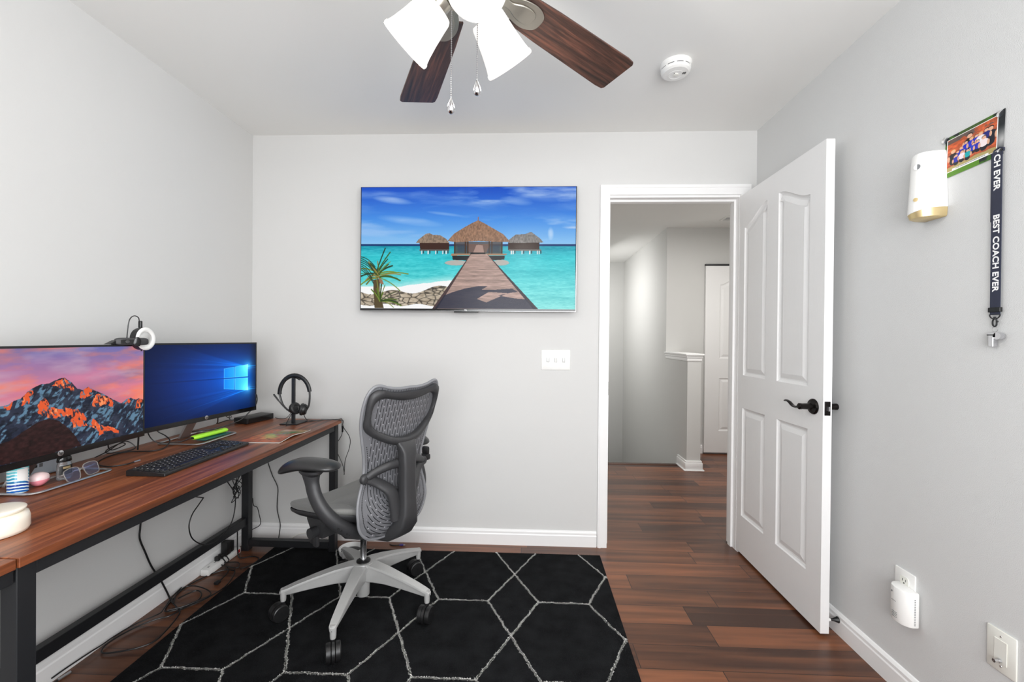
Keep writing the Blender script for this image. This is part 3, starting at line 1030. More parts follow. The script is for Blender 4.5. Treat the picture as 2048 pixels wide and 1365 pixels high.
    quad([(150, 775), (185, 800), (200, 840), (165, 830)], (150, 110, 86))
    return img


picture('screen', (TX0 + .006, TY - .0016, TZ0 + .014), (TX1 - TX0 - .012, 0, 0), (0, 0, TZ1 - TZ0 - .018), 720, 410, paint_tv, M['screen'], tv, 'picture of a boardwalk over turquoise sea')
# white strip of lit pixels at the lower right of the picture is part of the image; nothing else on the bezel

# ------------------------------------------------------------------ monitors


def monitor(name, label, L, R_, z0, z1, paint, base, neck_y, logo_u=.5):
    L = Vector((*L, 0)); R_ = Vector((*R_, 0)); U = (R_ - L); W = U.length; U.normalize()
    Nn = Vector((U.y, -U.x, 0))     # towards the room
    C0 = (L + R_) / 2
    t = thing(name, label, 'monitor', (C0.x, C0.y, DT), 0)
    Z = Vector((0, 0, 1))
    back = C0 - Nn * .0
    # housing
    mb = MB().prism([(0, 0), (W, 0), (W, z1 - z0), (0, z1 - z0)], L + Z * z0 - Nn * .002, U, Z, -Nn, .010, .0015, 1)
    mb.prism([(.06, .03), (W - .06, .03), (W - .10, z1 - z0 - .07), (.10, z1 - z0 - .07)], L + Z * z0 - Nn * .012, U, Z, -Nn, .024, .004, 1)
    obj('housing', mb, M['black_plastic'], t)
    mb = MB().prism([(0, 0), (W, 0), (W, .020), (0, .020)], L + Z * z0, U, Z, -Nn, .002)
    obj('chin', mb, M['black_gloss'], t)
    picture('screen', L + Z * (z0 + .020) + U * .006 - Nn * .0005, U * (W - .012), Z * (z1 - z0 - .027), 560, 320, paint, M['screen'], t)
    mb = MB()
    fr = [(.0, .018), (W, .018), (W, z1 - z0), (0, z1 - z0)]
    for (a, b_) in (((0, .018), (.006, z1 - z0)), ((W - .006, .018), (W, z1 - z0)), ((.006, z1 - z0 - .007), (W - .006, z1 - z0))):
        mb.prism([a, (b_[0], a[1]), b_, (a[0], b_[1])], L + Z * z0, U, Z, -Nn, .002)
    obj('bezel', mb, M['black_plastic'], t)
    lc = L + U * (W * logo_u) + Z * (z0 + .0135) + Nn * .0003
    lg = obj('logo', MB().lathe([(.0088, 0), (.0088, .0006), (.0082, .0009)], lc, U, Z, Nn, 28), M['silver'], t, label='round silver logo badge')
    obj('logo_letters', text_mb('hp', .0135, lc + Nn * .0010 + Z * .0006, U, Z + U * .25, .0003, .0002), M['label_black'], lg)
    # stand: tray-like loop base and slanted neck
    bx0, bx1, by0, by1 = base
    cor = []
    rr = .028
    for (cx, cy, a0) in ((bx1 - rr, by1 - rr, 0), (bx0 + rr, by1 - rr, 90), (bx0 + rr, by0 + rr, 180), (bx1 - rr, by0 + rr, 270)):
        for k in range(7):
            a = math.radians(a0 + k * 15)
            cor.append((cx + rr * math.cos(a), cy + rr * math.sin(a), DT + .0037))
    mb = MB().tube(cor, .0062, 8, closed=True, sx=.55, sy=1.0, up=(0, 0, 1))
    st = obj('stand_base', mb, M['silver'], t)
    mb = MB()
    nx = C0.x - .045
    mb.prism([(-.028, 0), (.028, 0), (.028, 1), (-.028, 1)], (bx0 + .018, neck_y, DT + .004), (0, 1, 0), (nx - bx0 - .018, 0, z0 + .06 - DT - .004), (1, 0, 0), .010)
    obj('stand_neck', mb, M['silver'], t)
    return t


def paint_mountain(u, v):
    img = np.zeros(u.shape + (3,))
    t = v[..., None]
    a = np.array([240, 110, 92.]); b_ = np.array([210, 128, 158.]); c = np.array([106, 108, 170.])
    img = np.where(t < .7, a + (b_ - a) * t / .7, b_ + (c - b_) * (t - .7) / .3)
    n = noise2(u, v, 3.2, 12, 5, 1, 1.8); n2 = noise2(u, v, 4, 21, 5, 1, 2.2)
    rightness = np.clip((u - .45) * 2, 0, 1)
    img = mixc(img, np.clip((n - .42) * 3, 0, 1) * (.35 + .5 * rightness), (122, 104, 150))
    img = mixc(img, np.clip((n2 - .5) * 3.4, 0, 1) * .8, (252, 130, 96))
    img = mixc(img, np.clip((noise2(u, v, 5, 30, 4, 1, 2) - .55) * 3, 0, 1) * .6, (198, 172, 190))
    ridge = [(0, .45), (.1, .50), (.18, .47), (.236, .506), (.268, .513), (.29, .546), (.318, .556), (.348, .613), (.378, .647), (.408, .665), (.447, .67), (.473, .69), (.521, .711), (.556, .65), (.585, .587), (.615, .568), (.646, .592), (.677, .548), (.709, .521), (.751, .477), (.777, .443), (.821, .39), (.848, .368), (.885, .409), (.913, .41), (.947, .379), (.967, .396), (1, .37)]
    rx = np.array([p[0] for p in ridge]); ry = np.array([p[1] for p in ridge])
    rv = np.interp(u, rx, ry) + .018 * (noise2(u, u * 0, 34, 4, 4) - .5)
    mt = v < rv
    g = noise2(u, v, 20, 6, 6, 1.3, .8); g2 = noise2(u - v * .35, v, 36, 16, 5, 1.5, .5)
    base = np.array([38, 44, 62.]) + ((g - .5) * 60)[..., None]
    snow = np.clip((g2 - .5) * 7, 0, 1)
    base = mixc(base, np.clip((g2 - .54) * 9, 0, 1) * .9, (100, 138, 164))
    base = mixc(base, np.clip((noise2(u, v, 40, 61, 3) - .56) * 6, 0, 1) * .7, (18, 20, 30))
    img = np.where(mt[..., None], base, img)
    gl = noise2(u, v, 34, 77, 5, 1.6, .6); stk = noise2(u + v * .12, v, 46, 91, 4, 2.0, .55)
    for P in ([(.453, .632), (.473, .690), (.521, .715), (.549, .652), (.574, .589), (.556, .542), (.535, .604), (.5, .623)], [(.318, .488), (.336, .586), (.356, .625), (.372, .602), (.351, .502)],
              [(.384, .458), (.421, .543), (.447, .44), (.501, .4), (.528, .423), (.616, .346), (.646, .184), (.608, .205), (.571, .212), (.542, .273), (.507, .323), (.46, .338), (.396, .395)],
              [(.593, .502), (.608, .57), (.646, .595), (.677, .535), (.654, .513), (.615, .47)], [(.669, .403), (.693, .504), (.726, .515), (.751, .45), (.794, .397), (.794, .341), (.751, .381), (.718, .362)],
              [(.654, .181), (.67, .256), (.71, .188), (.777, .122), (.83, .088), (.83, .059), (.752, .097), (.71, .066), (.686, .143)], [(.857, .366), (.894, .41), (.913, .4), (.876, .346)],
              [(.948, .275), (.952, .385), (.985, .396), (.99, .269)], [(.1, .3), (.16, .46), (.2, .3)], [(.24, .49), (.262, .515), (.285, .54), (.275, .48)]):
        d = inpoly(u + .022 * (gl - .5), v + .07 * (g - .5), P) & mt
        img = mixc(img, d * np.clip((stk - .36) * 9, 0, 1), (226, 90, 46))
        img = mixc(img, d * np.clip((gl - .54) * 6, 0, 1) * np.clip((stk - .42) * 9, 0, 1) * .8, (255, 166, 110))
    hill = [(0, .20), (.236, .193), (.268, .19), (.336, .264), (.384, .316), (.428, .337), (.474, .316), (.521, .243), (.564, .151), (.594, .055), (.61, 0), (0, 0)]
    hm = inpoly(u, v + .02 * (g - .5), hill)
    hc = np.array([44, 24, 24.]) * (.55 + .9 * noise2(u, v, 50, 5, 3))[..., None]
    img = np.where(hm[..., None], hc, img)
    return img


def paint_beams(u, v):
    img = np.zeros(u.shape + (3,)) + np.array([0, 10, 40.]) + (np.exp(-((u - .45) / .4) ** 2 - ((v - .5) / .45) ** 2))[..., None] * np.array([0, 26, 66.])
    cx, cy = .80, .49
    dx, dy = (cx - u), (v - cy)
    dist = np.hypot(dx * 1.4, dy)
    glow = np.exp(-dist * 3.8)
    img = img + glow[..., None] * np.array([0, 112, 215.])
    # cone of light fanning to the left from the panes
    for (y0, slope0, slope1, a) in ((.65, .10, .52, .8), (.60, .03, .16, .7), (.335, -.16, -.03, .7), (.30, -.5, -.12, .6), (.5, -.02, .1, .35)):
        px = np.maximum(.92 - u, 0)
        lo = y0 + slope0 * px; hi = y0 + slope1 * px
        lo, hi = np.minimum(lo, hi), np.maximum(lo, hi)
        w = np.clip((v - lo) / .02, 0, 1) * np.clip((hi - v) / .02, 0, 1)
        img += (w * np.exp(-px * 3.8) * a)[..., None] * np.array([2, 50, 92.])
    for (y0, sl, a) in ((.655, .15, 1), (.645, .30, .6), (.29, -.28, 1), (.32, -.17, .5), (.62, .08, .6)):
        px = np.maximum(.92 - u, 0)
        d = np.abs(v - (y0 + sl * px))
        img += (np.clip(1 - d / .007, 0, 1) * np.exp(-px * 4.0) * a)[..., None] * np.array([16, 84, 120.])
    # dark middle shadow line
    px = np.maximum(.92 - u, 0)
    d = np.abs(v - (.485 + .05 * px))
    img = mixc(img, np.clip(1 - d / (.006 + .012 * px), 0, 1) * np.exp(-px * .9) * .75 * (u < .92), (2, 18, 60))
    for P in ([(.663, .640), (.766, .655), (.766, .500), (.663, .505)], [(.776, .657), (.910, .678), (.910, .492), (.776, .499)], [(.663, .482), (.766, .477), (.766, .318), (.663, .345)], [(.776, .476), (.911, .470), (.911, .276), (.776, .314)]):
        q = inpoly(u, v, P).astype(float)
        br = np.clip((u - .66) / .25, 0, 1)[..., None]
        cc = np.array([6, 120, 226.]) * (1 - br) + np.array([70, 196, 255.]) * br
        img = img * (1 - q[..., None]) + cc * q[..., None]
        for i in range(4):
            img = mixc(img, np.clip(1 - segd(u, v, P[i], P[(i + 1) % 4]) / .004, 0, 1) * .6, (130, 215, 255))
    fl = np.exp(-np.hypot((u - .912) * 1.5, (v - .655)) * 16) + np.exp(-np.hypot((u - .912) * 1.5, (v - .30)) * 16)
    img += fl[..., None] * np.array([80, 130, 120.])
    img *= np.clip(1.15 - .5 * np.clip(u - .93, 0, 1) * 14, .3, 1.15)[..., None]
    return img


monitor('monitor', 'black monitor with an orange mountain sunset on its screen', (-1.438, .972), (-1.455, 1.571), .830, 1.178, paint_mountain, (-1.60, -1.425, 1.178, 1.422), 1.255)
monitor('monitor', 'black monitor with blue light beams through a window on its screen', (-1.487, 1.582), (-1.408, 2.168), .830, 1.180, paint_beams, (-1.585, -1.393, 1.765, 2.005), 1.885)

# ------------------------------------------------------------------ office chair (local frame: x forward, y to the sitter's left)
chair = thing('office_chair', 'grey and graphite mesh-backed office chair on a silver five-star base beside the desk', 'chair', (-.745, 1.875, .0112), math.radians(150))
_gz = [.35, .42, .5, .6, .7, .85, 1.0, 1.1]; _gf = [-.20, -.235, -.245, -.23, -.235, -.265, -.31, -.34]


def G(lat, z):
    return float(np.interp(z, _gz, _gf)) + .6 * lat * lat


def gcol():
    """mesh-shell material with the slotted pattern of the backrest"""
    m = bpy.data.materials.new('slotted_backrest_polymer'); m.use_nodes = True
    nt = m.node_tree; N = nt.nodes; L = nt.links; b = N['Principled BSDF']

    def mt(op, a, b_=None, c=None):
        n = N.new('ShaderNodeMath'); n.operation = op
        for i, x in enumerate((a, b_, c)):
            if x is None: continue
            if isinstance(x, (int, float)): n.inputs[i].default_value = x
            else: L.new(x, n.inputs[i])
        return n.outputs[0]
    tc = N.new('ShaderNodeTexCoord'); sp = N.new('ShaderNodeSeparateXYZ'); L.new(tc.outputs['Object'], sp.inputs[0])
    y = sp.outputs['Y']; z = sp.outputs['Z']
    zc = .585
    up = mt('GREATER_THAN', z, zc)
    r = mt('SQRT', mt('ADD', mt('MULTIPLY', y, y), mt('MULTIPLY', mt('SUBTRACT', z, zc), mt('SUBTRACT', z, zc))))
    ang = mt('ARCTAN2', mt('ABSOLUTE', y), mt('SUBTRACT', zc, z))
    uu = mt('ADD', mt('MULTIPLY', up, mt('ABSOLUTE', y)), mt('MULTIPLY', mt('SUBTRACT', 1, up), r))
    vv = mt('ADD', mt('MULTIPLY', up, mt('SUBTRACT', z, zc)), mt('MULTIPLY', mt('SUBTRACT', 1, up), mt('MULTIPLY', ang, .12)))
    cu = mt('DIVIDE', uu, .0130)
    ci = mt('FLOOR', cu); fu = mt('SUBTRACT', cu, ci)
    cvv = mt('ADD', mt('DIVIDE', vv, .050), mt('MULTIPLY', mt('MODULO', ci, 2), .5))
    fv = mt('FRACT', cvv)
    slot = mt('MULTIPLY', mt('LESS_THAN', mt('ABSOLUTE', mt('SUBTRACT', fu, .5)), .11), mt('LESS_THAN', fv, .80))
    tick = mt('MULTIPLY', mt('LESS_THAN', mt('ABSOLUTE', mt('SUBTRACT', fu, .62)), .20), mt('GREATER_THAN', fv, .93))
    edge = mt('LESS_THAN', r, .215)
    slot = mt('MULTIPLY', slot, mt('MAXIMUM', mt('LESS_THAN', mt('ABSOLUTE', y), .145), 0))
    mx = N.new('ShaderNodeMixRGB'); mx.inputs[1].default_value = (*lin((108, 109, 113)), 1); mx.inputs[2].default_value = (*lin((38, 38, 42)), 1)
    L.new(slot, mx.inputs[0])
    mx2 = N.new('ShaderNodeMixRGB'); mx2.inputs[2].default_value = (*lin((158, 158, 164)), 1)
    L.new(mt('MULTIPLY', tick, mt('LESS_THAN', mt('ABSOLUTE', y), .15)), mx2.inputs[0]); L.new(mx.outputs[0], mx2.inputs[1])
    L.new(mx2.outputs[0], b.inputs['Base Color'])
    b.inputs['Roughness'].default_value = .42
    bp = N.new('ShaderNodeBump'); bp.inputs['Strength'].default_value = .5; bp.inputs['Distance'].default_value = .002
    L.new(mt('SUBTRACT', mt('MULTIPLY', tick, .6), slot), bp.inputs['Height']); L.new(bp.outputs[0], b.inputs['Normal'])
    return m


M['shell'] = gcol()
M['shell_rim'] = mat('backrest_rim', (128, 129, 133), .4, noise=(60, .03, (1, 1, 1)))
M['seat_fab'] = mat('grey_seat_weave', (118, 118, 116), .75, bump=(650, .5, .0006), noise=(420, .22, (1, 1, 1)), sheen=.2)
half = [(0, 1.000), (.05, .998), (.10, 1.004), (.145, 1.016), (.172, 1.010), (.190, .980), (.196, .93), (.191, .87), (.175, .80), (.158, .73), (.153, .68), (.160, .62), (.177, .56), (.182, .51), (.172, .455), (.142, .416), (.095, .395), (.045, .388), (0, .386)]
hs = [(p.x, p.y) for p in spline([(a, b_, 0) for a, b_ in half], 4)]
OUT = [(-a, z) for a, z in hs[::-1][:-1]] + hs[:-1]     # closed loop, from the bottom centre up the right side
OUT = OUT[:]
mb = MB(); ring_r = []; ring_f = []
CZ = .69
NR = 22
for (off, sgn) in ((0, 1), (.006, -1)):
    rings = []
    for k in range(NR + 1):
        s_ = 1 - k / NR * .999
        rings.append([(G(a * s_, CZ + (z - CZ) * s_) + off, a * s_, CZ + (z - CZ) * s_) for (a, z) in OUT])
    mb.loft(rings, closed=True, cap=False)
back = obj('backrest', mb, M['shell'], chair, local=True, angle=50)
obj('rim', MB().tube([(G(a, z) + .003, a, z) for (a, z) in OUT], .0062, 8, closed=True), M['shell_rim'], back, local=True, angle=60)
# small bead row just inside the rim
mb = MB()
for i in range(0, len(OUT)):
    a, z = OUT[i]
    s_ = .91
    a2, z2 = a * s_, CZ + (z - CZ) * (.935 if z > CZ else .93)
    if z > .80:
        continue
    for q in (0, .5):
        j = (i + 1) % len(OUT)
        a3 = a2 + (OUT[j][0] * s_ - a2) * q; z3 = z2 + (CZ + (OUT[j][1] - CZ) * (.935 if z > CZ else .93) - z2) * q
        g = G(a3, z3)
        mb.box((g - .0008, a3 - .0016, z3 - .0022), (g + .001, a3 + .0016, z3 + .0022))
obj('vent_dots', mb, M['dark_grey2'], back, local=True)

# graphite frame behind the upper backrest
outer = [(0, .762), (.06, .772), (.12, .800), (.165, .832), (.184, .862), (.186, .90), (.188, .95), (.180, .988), (.148, 1.002), (.10, .991), (.05, .986), (0, .987)]
inner = [(0, .797), (.055, .804), (.110, .828), (.150, .855), (.166, .885), (.170, .920), (.160, .953), (.125, .966), (.080, .957), (.035, .949), (0, .948)]


def sym(h, k=5):
    s_ = [(p.x, p.y) for p in spline([(a, b_, 0) for a, b_ in h], k)]
    return s_ + [(-a, z) for a, z in s_[::-1][1:-1]]


def resample(poly, n):
    P = [Vector(p) for p in poly]; P.append(P[0])
    d = [0]
    for i in range(1, len(P)):
        d.append(d[-1] + (P[i] - P[i - 1]).length)
    out = []
    for k in range(n):
        t = d[-1] * k / n
        i = max(j for j in range(len(d)) if d[j] <= t + 1e-12); i = min(i, len(P) - 2)
        f = (t - d[i]) / max(1e-9, d[i + 1] - d[i])
        out.append(tuple(P[i].lerp(P[i + 1], f)))
    return out


NO = 88
oo = resample(sym(outer), NO); ii = resample(sym(inner), NO)


def fr_off(a, z):
    w = max(0.0, 1 - (a / .19) ** 2)
    low = max(0.0, min(1.0, (.87 - z) / .08))
    return -.008 - .024 * w * low


rings = []
for (tt, dd) in ((0, 0), (.12, -.010), (.5, -.014), (.88, -.010), (1, 0)):
    rings.append([(G(a, z) + fr_off(a, z) + dd, a, z) for (a, z) in [(o_[0] + (i_[0] - o_[0]) * tt, o_[1] + (i_[1] - o_[1]) * tt) for o_, i_ in zip(oo, ii)]])
rings.append([(G(a, z) + fr_off(a, z) + .010, a, z) for (a, z) in ii])
rings.append([(G(a, z) + fr_off(a, z) + .010, a, z) for (a, z) in oo])
rings.append(rings[0])
mb = MB(); mb.loft(rings, closed=True, cap=False)
bf = obj('back_frame', mb, M['dark_grey'], chair, local=True, angle=60)


def rect_loft(path, mbx=None, rnd=.35):
    """path of (x, y, z, half_y, depth, dirx, dirz): rounded box section; depth measured along (dirx,dirz)"""
    mbx = mbx or MB()
    rings = []
    for (x, y, z, hy, dp, dx, dz) in path:
        l = math.hypot(dx, dz); dx /= l; dz /= l
        ring = []
        for k in range(20):
            a = 2 * PI * k / 20
            c, s_ = math.cos(a), math.sin(a)
            e = .45
            cy = math.copysign(abs(c) ** e, c) * hy; cd = math.copysign(abs(s_) ** e, s_) * dp / 2
            ring.append((x + dx * cd, y + cy, z + dz * cd))
        rings.append(ring)
    mbx.loft(rings)
    return mbx


sp_path = [(-.276, 0, .792, .050, .014, 1, 0), (-.282, 0, .780, .048, .026, 1, 0), (-.290, 0, .758, .041, .038, 1, 0), (-.294, 0, .735, .036, .046, 1, 0), (-.294, 0, .68, .033, .050, 1, 0), (-.294, 0, .60, .033, .050, 1, 0), (-.296, 0, .54, .034, .052, 1, 0),
           (-.298, 0, .49, .038, .056, 1, .1), (-.290, 0, .448, .046, .058, 1, .35), (-.262, 0, .412, .050, .058, .8, .7), (-.215, 0, .385, .048, .054, .4, .9), (-.15, 0, .372, .046, .05, .1, 1), (-.06, 0, .368, .046, .05, 0, 1)]
obj('spine', rect_loft(sp_path), M['dark_grey'], chair, local=True, angle=60)
# lumbar arms from spine to pivot bosses
mb = MB()
for s_ in (1, -1):
    P = spline([(-.268, s_ * .028, .690), (-.262, s_ * .07, .688), (G(.12, .672) - .018, s_ * .12, .672), (G(.15, .655) - .014, s_ * .150, .656)], 5)
    mb.tube(P, [.019 - .004 * i / len(P) for i in range(len(P))], 12, sx=1, sy=.7, up=(0, 0, 1))
    P = spline([(-.272, s_ * .026, .470), (-.272, s_ * .040, .53), (-.268, s_ * .062, .585), (G(.1, .625) - .018, s_ * .105, .626), (G(.15, .65) - .014, s_ * .150, .650)], 6)
    mb.tube(P, [.036 - .020 * i / len(P) for i in range(len(P))], 12, sx=1, sy=.5, up=(0, 1, 0))
    mb.lathe([(.020, 0), (.020, .010), (.017, .016), (.010, .018), (0, .018)], (G(.155, .652) - .004, s_ * .157, .652), (0, 1, 0), (0, 0, 1), (-1, 0, 0), 22)
obj('lumbar_support', mb, M['dark_grey'], chair, local=True, angle=60)
mb = MB()
mb.tube([(-.24, -.145, .655), (-.205, -.185, .657)], .009, 10)
mb.box((-.222, -.218, .640), (-.176, -.182, .668), .008); mb.box((-.214, -.220, .662), (-.178, -.200, .700), .008)
obj('lumbar_lever', mb, M['black_plastic'], chair, local=True)

# seat
mb = MB(); rings = []


def seat_z(x, y):
    u_ = y / .235
    z = .484 + (.030 + .035 * max(0, (.12 - x) / .3)) * abs(u_) ** 2.2
    if x > .10:
        z -= 1.1 * (x - .10) ** 2 * (1 - .2 * abs(u_))
    if x < -.06:
        z += 1.3 * (x + .06) ** 2
    return z


def seat_out(t):
    a = 2 * PI * t
    c, s_ = math.cos(a), math.sin(a)
    e = .52
    return (.025 + .222 * math.copysign(abs(c) ** e, c), (.235 - .012 * c) * math.copysign(abs(s_) ** e, s_))


NS = 72
so = [seat_out(k / NS) for k in range(NS)]
prof = [(0.001, .0), (.25, 0), (.5, 0), (.72, 0), (.87, 0), (.95, -.001), (.985, -.005), (1.0, -.012), (.995, -.022), (.97, -.028)]
for (s_, dz) in prof:
    rings.append([(.025 + (x - .025) * s_, y * s_, seat_z(.025 + (x - .025) * s_, y * s_) + dz) for (x, y) in so])
mb.loft(rings, cap=True)
obj('seat', mb, M['seat_fab'], chair, local=True, angle=60)
mb = MB(); rings = []
for (s_, dz) in ((1.0, -.0285), (1.004, -.034), (.99, -.043), (.93, -.052), (.6, -.058), (.2, -.06)):
    rings.append([(.022 + (x - .025) * s_, y * s_, seat_z(.025 + (x - .025) * s_, y * s_) + dz) for (x, y) in so])
mb.loft(rings, cap=False)
obj('seat_pan', mb, M['dark_grey2'], chair, local=True, angle=60)
# mechanism
mb = MB()
mb.prism([(-.17, .385), (-.10, .345), (.02, .318), (.075, .335), (.10, .39), (.16, .43), (.16, .455), (-.17, .445)], (0, -.062, 0), (1, 0, 0), (0, 0, 1), (0, 1, 0), .124, .008)
mb.prism([(.02, .36), (.09, .36), (.13, .42), (.13, .448), (0, .448)], (0, -.17, 0), (1, 0, 0), (0, 0, 1), (0, 1, 0), .34, .006)
mb.cyl((.06, -.20, .385), (.06, .20, .385), .022, n=20)
obj('tilt_mechanism', mb, M['dark_grey2'], chair, local=True)
mb = MB().box((.088, .150, .318), (.116, .166, .400), .007); mb.box((.050, .158, .318), (.080, .176, .40), .007)
obj('tilt_lever', mb, M['dark_grey2'], chair, local=True)


def arm(s_):
    P = [(-.060, .272, .682), (-.066, .272, .645), (-.080, .270, .600), (-.104, .262, .556), (-.128, .240, .510), (-.142, .200, .468), (-.140, .150, .430), (-.120, .100, .400), (-.09, .055, .378)]
    P = spline([(x, s_ * y, z) for x, y, z in P], 4)
    n = len(P)
    R_ = []
    for i in range(n):
        t = i / (n - 1)
        R_.append(.044 - .012 * min(1, t / .14) + .007 * min(1, max(0, (t - .25) / .4)))
    st = obj('arm_stem', MB().tube(P, R_, 16, sx=.95, sy=.72, up=(1, 0, 0)), M['dark_grey'], chair, local=True, angle=60)
    # height-adjuster ladder on the lower half of the arm
    mb = MB()
    for k in range(8):
        i = int(n * (.58 + .045 * k)); i = min(i, n - 1)
        p = P[i]
        mb.box((p.x - .030, p.y + s_ * .010, p.z - .010), (p.x - .020, p.y + s_ * .020, p.z - .002), .001, 1)
    obj('notch_strip', mb, M['black_plastic'], st, local=True)
    mb = MB().lathe([(.034, -.012), (.046, .0), (.047, .010)], (-.060, s_ * .272, .682), n=24, ex=1.2, ey=.8)
    obj('arm_bracket', mb, M['dark_grey2'], chair, local=True)
    # pad pivoted outwards; front tip curls down
    al = math.radians(24) * s_
    rings = []
    for k in range(25):
        t = k / 24
        xx = -.118 + .246 * t
        e = max(0.0, 1 - abs(2 * t - 1) ** 4.4) ** .5
        w = .053 * e * (1 - .06 * t) + .0008
        th_ = (.0235 + .007 * t) * e + .0006
        drop = -.026 * max(0, (t - .50) / .50) ** 2 + .006 * math.sin(PI * t) - .006
        zc = .7075 + drop
        ring = []
        for q in range(20):
            a = 2 * PI * q / 20
            yy = math.cos(a) * w; zz = math.sin(a) * th_ * (1.0 if math.sin(a) > 0 else .62)
            x2 = xx * math.cos(al) - yy * math.sin(al); y2 = xx * math.sin(al) + yy * math.cos(al)
            ring.append((-.058 + x2, s_ * .272 + y2, zc + zz))
        rings.append(ring)
    obj('arm_pad', MB().loft(rings), M['arm_pad'], chair, local=True, angle=70)


arm(1); arm(-1)
# column and five-star base
bc = (-.004, -.020)
mb = MB().cyl((*bc, .186), (*bc, .345), .0135, n=24)
obj('gas_column', mb, M['chrome'], chair, local=True, label='chrome gas lift column')
obj('column_collar', MB().lathe([(.030, .195), (.030, .200), (.020, .204), (.0138, .205)], (*bc, 0), n=28), M['black_plastic'], chair, local=True)
mb = MB()
mb.lathe([(.026, .046), (.0275, .049), (.0285, .11), (.034, .145), (.046, .170), (.050, .188), (.046, .1945), (.028, .1955)], (*bc, 0), n=40)
RB = .325
ph = [-88 - 150 + 72 * k for k in range(5)]
for a in ph:
    d = Vector((math.cos(math.radians(a)), math.sin(math.radians(a)), 0)); p_ = Vector((-d.y, d.x, 0)); c0 = Vector((*bc, 0))
    rings = []
    for (r_b, zt, zb, w, wt) in ((.015, .1945, .115, .030, .030), (.06, .1930, .118, .0265, .026), (.12, .183, .119, .0235, .0225), (.20, .163, .112, .0200, .019), (.27, .143, .104, .0175, .0165), (.305, .131, .100, .0165, .0155), (.328, .124, .101, .0140, .0125), (.336, .117, .106, .008, .007)):
        c = c0 + d * r_b
        flange = .004
        ring = [c + p_ * wt + Vector((0, 0, zt)), c + p_ * w + Vector((0, 0, zt - .004)), c + p_ * w + Vector((0, 0, zt - .010)), c + p_ * (w - flange * 1.4) + Vector((0, 0, zt - .013)), c + p_ * (w - flange * 2) + Vector((0, 0, zb + .003)), c + p_ * (w - flange * 2.6) + Vector((0, 0, zb)),
                c - p_ * (w - flange * 2.6) + Vector((0, 0, zb)), c - p_ * (w - flange * 2) + Vector((0, 0, zb + .003)), c - p_ * (w - flange * 1.4) + Vector((0, 0, zt - .013)), c - p_ * w + Vector((0, 0, zt - .010)), c - p_ * w + Vector((0, 0, zt - .004)), c - p_ * wt + Vector((0, 0, zt))]
        rings.append(ring)
    mb.loft(rings)
    ct = c0 + d * (RB - .003)
    mb.lathe([(.0105, .074), (.0115, .082), (.0125, .118), (.011, .126)], ct, n=18)
obj('star_base', mb, M['alu'], chair, local=True, angle=30)
sw = [26, -10, -50, 40, -35]
for a, q in zip(ph, sw):
    d = Vector((math.cos(math.radians(a)), math.sin(math.radians(a)), 0)); c0 = Vector((*bc, 0)) + d * (RB - .003)
    # world-facing swivel: wheel axis
    ax = math.radians(q - 150)
    u = Vector((math.cos(ax), math.sin(ax), 0)); v = Vector((-u.y, u.x, 0))
    wc = c0 + v * -.018
    ca = obj('caster', MB().cyl((c0.x, c0.y, .040), (c0.x, c0.y, .078), .007, n=12).tube([wc - u * .0275 + Vector((0, 0, 0.0340)), wc + u * .0275 + Vector((0, 0, 0.0340))], .006, 10), M['black_plastic'], chair, local=True, label='black twin-wheel caster')
    for sgn in (-1, 1):
        w0 = wc + u * (sgn * .007) + Vector((0, 0, 0.0340))
        obj('wheel', MB().lathe([(.010, 0), (.0315, 0), (.0335, .002), (.0340, .010), (.0335, .017), (.0305, .0195), (.012, .0205), (0, .0205)], w0, v, (0, 0, 1), u * sgn, 28), M['black_plastic'], ca, local=True, angle=25)
    hood = []
    mbh = MB().lathe([(.0345, -.0055), (.0360, -.0055), (.0360, .0055), (.0345, .0055)], wc + Vector((0, 0, 0.0340)), v, (0, 0, 1), u, 28)
    obj('hood', mbh, M['black_plastic'], ca, local=True, angle=25)

